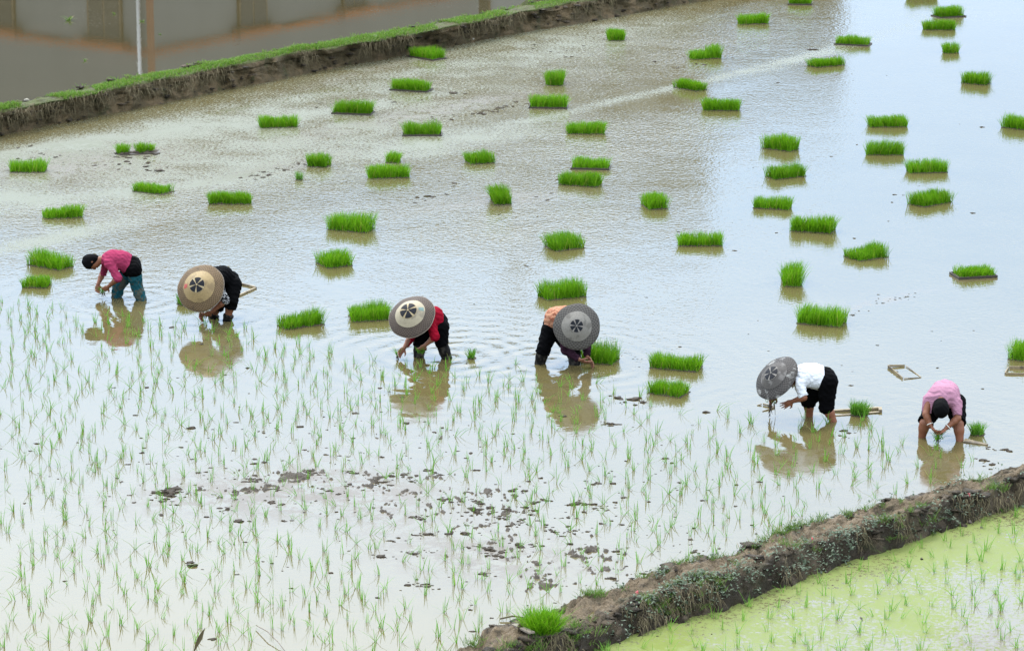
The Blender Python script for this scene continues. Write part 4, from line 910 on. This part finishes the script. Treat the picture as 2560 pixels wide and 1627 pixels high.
root, P, O = person('bare-headed person in a pale pink shirt bending towards the viewer', *ZE, dict(
    kn=(535,690,.06), kf=(900,700,-.02), hn=(660,470,.30), hf=(870,470,.30), pel=(770,400,.34), bel=(755,350,.24), che=(735,390,.06), neck=(715,450,-.08), head=(708,530,-.15),
    sn=(575,430,.0), sf=(880,465,.0), en=(545,590,-.10), ef=(892,635,-.10), wn=(595,712,-.16), wf=(768,742,-.16), tn=(660,800,-.15), tf=(690,810,-.15)),
    ((495,840),(920,884)), M['skin_dark'], head_up=(-.02, -.9, -.42), face=(0, .5, -1), shirt=M['pink'], sleeve=(.85, .85), fat=1.05,
    legs=[('trousers', M['black'], 0, .96, .014, True)])
for c_ in ('n', 'f'):
    d = nrm(P['w'+c_]-P['e'+c_]); A_ = frame3(d, [0, 0, 1]); c = lerp(P['w'+c_], P['e'+c_], .12); m = MB(); m.tube([c+.033*(A_[1]*math.cos(t)+A_[2]*math.sin(t)) for t in np.linspace(0, 2*math.pi, 25)], .005, 6); m.build('bracelet', M['silver'], root, True)
held(P, O, P['tn']*.5+P['tf']*.5+np.array([0, -.02, -.06]), 60, .12, 'seedling bunch in both hands of the pink-shirted planter', .9)

# ------------------------------------------------------------------ houses beyond the pond (seen mirrored in the water)
def wallmat(name, c, v=.1):
    t = NT(name); p = t.pos(); return t.done(t.bsdf(t.mix(t.noise(.7, 6, .65, t.scale(p, (1, 1, .25))), tuple(x*(1-v*2) for x in c), tuple(x*(1+v) for x in c)), .85, .2))
M['plaster'] = wallmat('grey_plaster', (.19, .19, .18)); M['plaster2'] = wallmat('brown_plaster', (.29, .295, .29)); M['brick'] = wallmat('orange_tile', (.36, .12, .04)); M['glass'] = simple('amber_glass', (.05, .032, .008), .15, .2, 3, 0, .5)
M['wframe'] = simple('brown_window_frame', (.12, .075, .03), .5, .2, 8, 0); M['pipe'] = simple('white_pipe', (.8, .8, .78), .4, .05, 8, 0); M['post'] = simple('brown_post', (.22, .09, .04), .6, .2, 8, 0)
C0 = np.array([-11.0, 95.0, .6]); dR = np.array([.586, .81, 0]); dL = np.array([-.81, .586, 0]); LR, LL, HB = 16.8, 9.0, 10.6
hs_ = tag(empty('house', C0), 'grey plastered corner house with orange tile bands, mirrored in the upper pond', 'house')
m = MB(); m.box(dR*LR/2+dL*LL/2+np.array([0, 0, HB/2]), dR*LR/2, dL*LL/2, (0, 0, HB/2)); m.build('wall', M['plaster'], hs_)
m = MB(); m.box(dR*LR/2+dL*LL/2+np.array([0, 0, HB+.13]), dR*(LR/2+.4), dL*(LL/2+.4), (0, 0, .12)); m.build('roof', M['plaster2'], hs_)
nR, nL = np.array([.81, -.586, 0]), np.array([-.586, -.81, 0])
for z in (2.35, 5.55, 8.75):
    m = MB(); m.box(dR*LR/2+nR*.05+[0, 0, z], dR*LR/2, nR*.05, (0, 0, .07)); m.box(dL*LL/2+nL*.05+[0, 0, z], dL*LL/2, nL*.05, (0, 0, .07)); m.build('tile_band', M['brick'], hs_)
def tR(xd): k_ = (xd*W0/2407-W0/2)/F; return (C0[0]-k_*C0[1])/(k_*dR[1]-dR[0])
def tL(xd): k_ = (xd*W0/2407-W0/2)/F; return (C0[0]-k_*C0[1])/(k_*dL[1]-dL[0])
for d_, nn, a, b in ((dR, nR, tR(553), tR(620)), (dR, nR, tR(1020), tR(1085)), (dR, nR, tR(800), tR(850)), (dL, nL, tL(283), tL(203)), (dL, nL, tL(30), tL(-60))):
    for z in (2.3, 5.5):
        w = abs(b-a)/2; c = d_*(a+b)/2+nn*.03+[0, 0, z-1.05]
        m = MB(); m.box(c+nn*.02, d_*w, nn*.05, (0, 0, .85)); fo = m.build('window', M['wframe'], hs_)
        for q in (-.5, .5): m = MB(); m.box(c+nn*.072+d_*w*q*.94, d_*w*.42, nn*.004, (0, 0, .78)); m.build('pane', M['glass'], fo)
        m = MB(); m.box(c+nn*.19+[0, 0, 1.0], d_*(w+.3), nn*.18, (0, 0, .1)); m.build('lintel_tiles', M['brick'], hs_)
m = MB(); m.tube([dL*.35+nL*.14, dL*.35+nL*.14+[0, 0, HB-.1]], .062, 8); m.build('drainpipe', M['pipe'], hs_, True)
m = MB(); m.box(nR*.06+nL*.06+[0, 0, HB/2-.02], dR*.08, dL*.08, (0, 0, HB/2-.05)); m.build('corner_post', M['post'], hs_)
for nm, x0, x1, Y, Hh, mt, lb in (('apartment_block', 880, 1672, 122, 15.2, 'plaster2', 'brown plastered apartment block with a roof turret behind the corner house'), ('low_building', 1690, 1985, 126, 10.6, 'plaster', 'lower grey building beside the brown apartment block')):
    xa, xb = ((x0*W0/2407)-W0/2)/F*Y, ((x1*W0/2407)-W0/2)/F*Y; b_ = tag(empty(nm, ((xa+xb)/2, Y, .6)), lb, 'building'); w = (xb-xa)/2
    m = MB(); m.box((0, 6, Hh/2), (w, 0, 0), (0, 6, 0), (0, 0, Hh/2)); m.build('wall', M[mt], b_)
    m = MB(); m.box((0, 6, Hh+.11), (w+.3, 0, 0), (0, 6.3, 0), (0, 0, .1)); m.build('roof', M['plaster'], b_)
    if nm == 'apartment_block':
        xt = ((1218*W0/2407)-W0/2)/F*Y-(xa+xb)/2; m = MB(); m.box((xt, 2.2, Hh+1.9), (.35, 0, 0), (0, .6, 0), (0, 0, 1.69)); m.build('turret', M['plaster2'], b_)
    for fl in range(int(Hh//3.1)):
        for c in np.arange(-w+1.3, w-.8, 2.6):
            m = MB(); m.box((c, -.03, 1.7+fl*3.1), (.6, 0, 0), (0, .05, 0), (0, 0, .75)); fo = m.build('window', M['wframe'], b_); m = MB(); m.box((c, -.085, 1.7+fl*3.1), (.52, 0, 0), (0, .004, 0), (0, 0, .67)); m.build('pane', M['glass'], fo)

# ------------------------------------------------------------------ sky, sun, camera
SUN_EL, SUN_AZ = R(56), R(-25)              # azimuth measured from +Y towards +X
w = bpy.data.worlds.new('World'); S.world = w; w.use_nodes = True; nt = w.node_tree; nt.nodes.clear()
N = lambda t, **k: (lambda n: ([setattr(n, a, b) for a, b in k.items()], n)[1])(nt.nodes.new('ShaderNode'+t))
out = N('OutputWorld'); bg = N('Background'); bg.inputs[1].default_value = .1; nt.links.new(bg.outputs[0], out.inputs[0])
sky = N('TexSky', sky_type='NISHITA', sun_disc=False, sun_elevation=SUN_EL, sun_rotation=SUN_AZ)
tc = N('TexCoord'); sx = N('SeparateXYZ'); nt.links.new(tc.outputs['Generated'], sx.inputs[0])
cr = N('ValToRGB'); e = cr.color_ramp.elements
stops = [(0, (.17, .23, .31)), (.165, (.205, .28, .395)), (.215, (.225, .335, .49)), (.262, (.375, .48, .635)), (.31, (.56, .655, .785)), (.365, (.70, .775, .86)), (.55, (.78, .84, .92)), (1, (.52, .56, .62))]
e[0].position, e[0].color = stops[0][0], (*stops[0][1], 1); e[1].position, e[1].color = 1, (*stops[-1][1], 1)
for p_, c_ in stops[1:-1]: q_ = e.new(p_); q_.color = (*c_, 1)
ns = N('TexNoise'); ns.inputs['Scale'].default_value = 3.2; ns.inputs['Detail'].default_value = 5; mp = N('Mapping'); mp.inputs['Scale'].default_value = (1, 1, 2.6); nt.links.new(tc.outputs['Generated'], mp.inputs[0]); nt.links.new(mp.outputs[0], ns.inputs['Vector'])
ad = N('Math', operation='MULTIPLY_ADD'); nt.links.new(ns.outputs['Fac'], ad.inputs[0]); ad.inputs[1].default_value = .10; ad.inputs[2].default_value = -.05
zz = N('Math', operation='ADD'); nt.links.new(sx.outputs[2], zz.inputs[0]); nt.links.new(ad.outputs[0], zz.inputs[1]); nt.links.new(zz.outputs[0], cr.inputs[0])
az = N('MapRange'); nt.links.new(sx.outputs[1], az.inputs[0]); az.inputs[1].default_value = -1; az.inputs[2].default_value = 1; az.inputs[3].default_value = .62; az.inputs[4].default_value = 1.0
sc = N('VectorMath', operation='SCALE'); nt.links.new(cr.outputs[0], sc.inputs[0])
mu = N('Math', operation='MULTIPLY'); nt.links.new(az.outputs[0], mu.inputs[0]); mu.inputs[1].default_value = 23; nt.links.new(mu.outputs[0], sc.inputs['Scale'])
mx = N('Mix', data_type='RGBA'); mx.inputs[0].default_value = .88; nt.links.new(sky.outputs[0], mx.inputs[6]); nt.links.new(sc.outputs[0], mx.inputs[7]); nt.links.new(mx.outputs[2], bg.inputs[0])
L = bpy.data.lights.new('sun', 'SUN'); L.energy = 1.3; L.angle = R(14); L.color = (1, .98, .95); lo = link('sun', L)
sd = Vector((math.sin(SUN_AZ)*math.cos(SUN_EL), math.cos(SUN_AZ)*math.cos(SUN_EL), math.sin(SUN_EL))); lo.rotation_euler = (-sd).to_track_quat('-Z', 'Y').to_euler(); lo.location = (0, 30, 40)
cam = bpy.data.cameras.new('camera'); cam.sensor_width = 36; cam.lens = F/W0*36; cam.clip_end = 4000; co = link('camera', cam, None, (0, 0, H)); co.rotation_euler = (math.pi/2-TH, 0, 0); S.camera = co
S.view_settings.view_transform = 'Standard'; S.view_settings.look = 'None'; S.view_settings.exposure = 1.38; S.view_settings.gamma = 1
S.render.engine = 'CYCLES'; S.cycles.max_bounces = 6; S.cycles.use_denoising = True
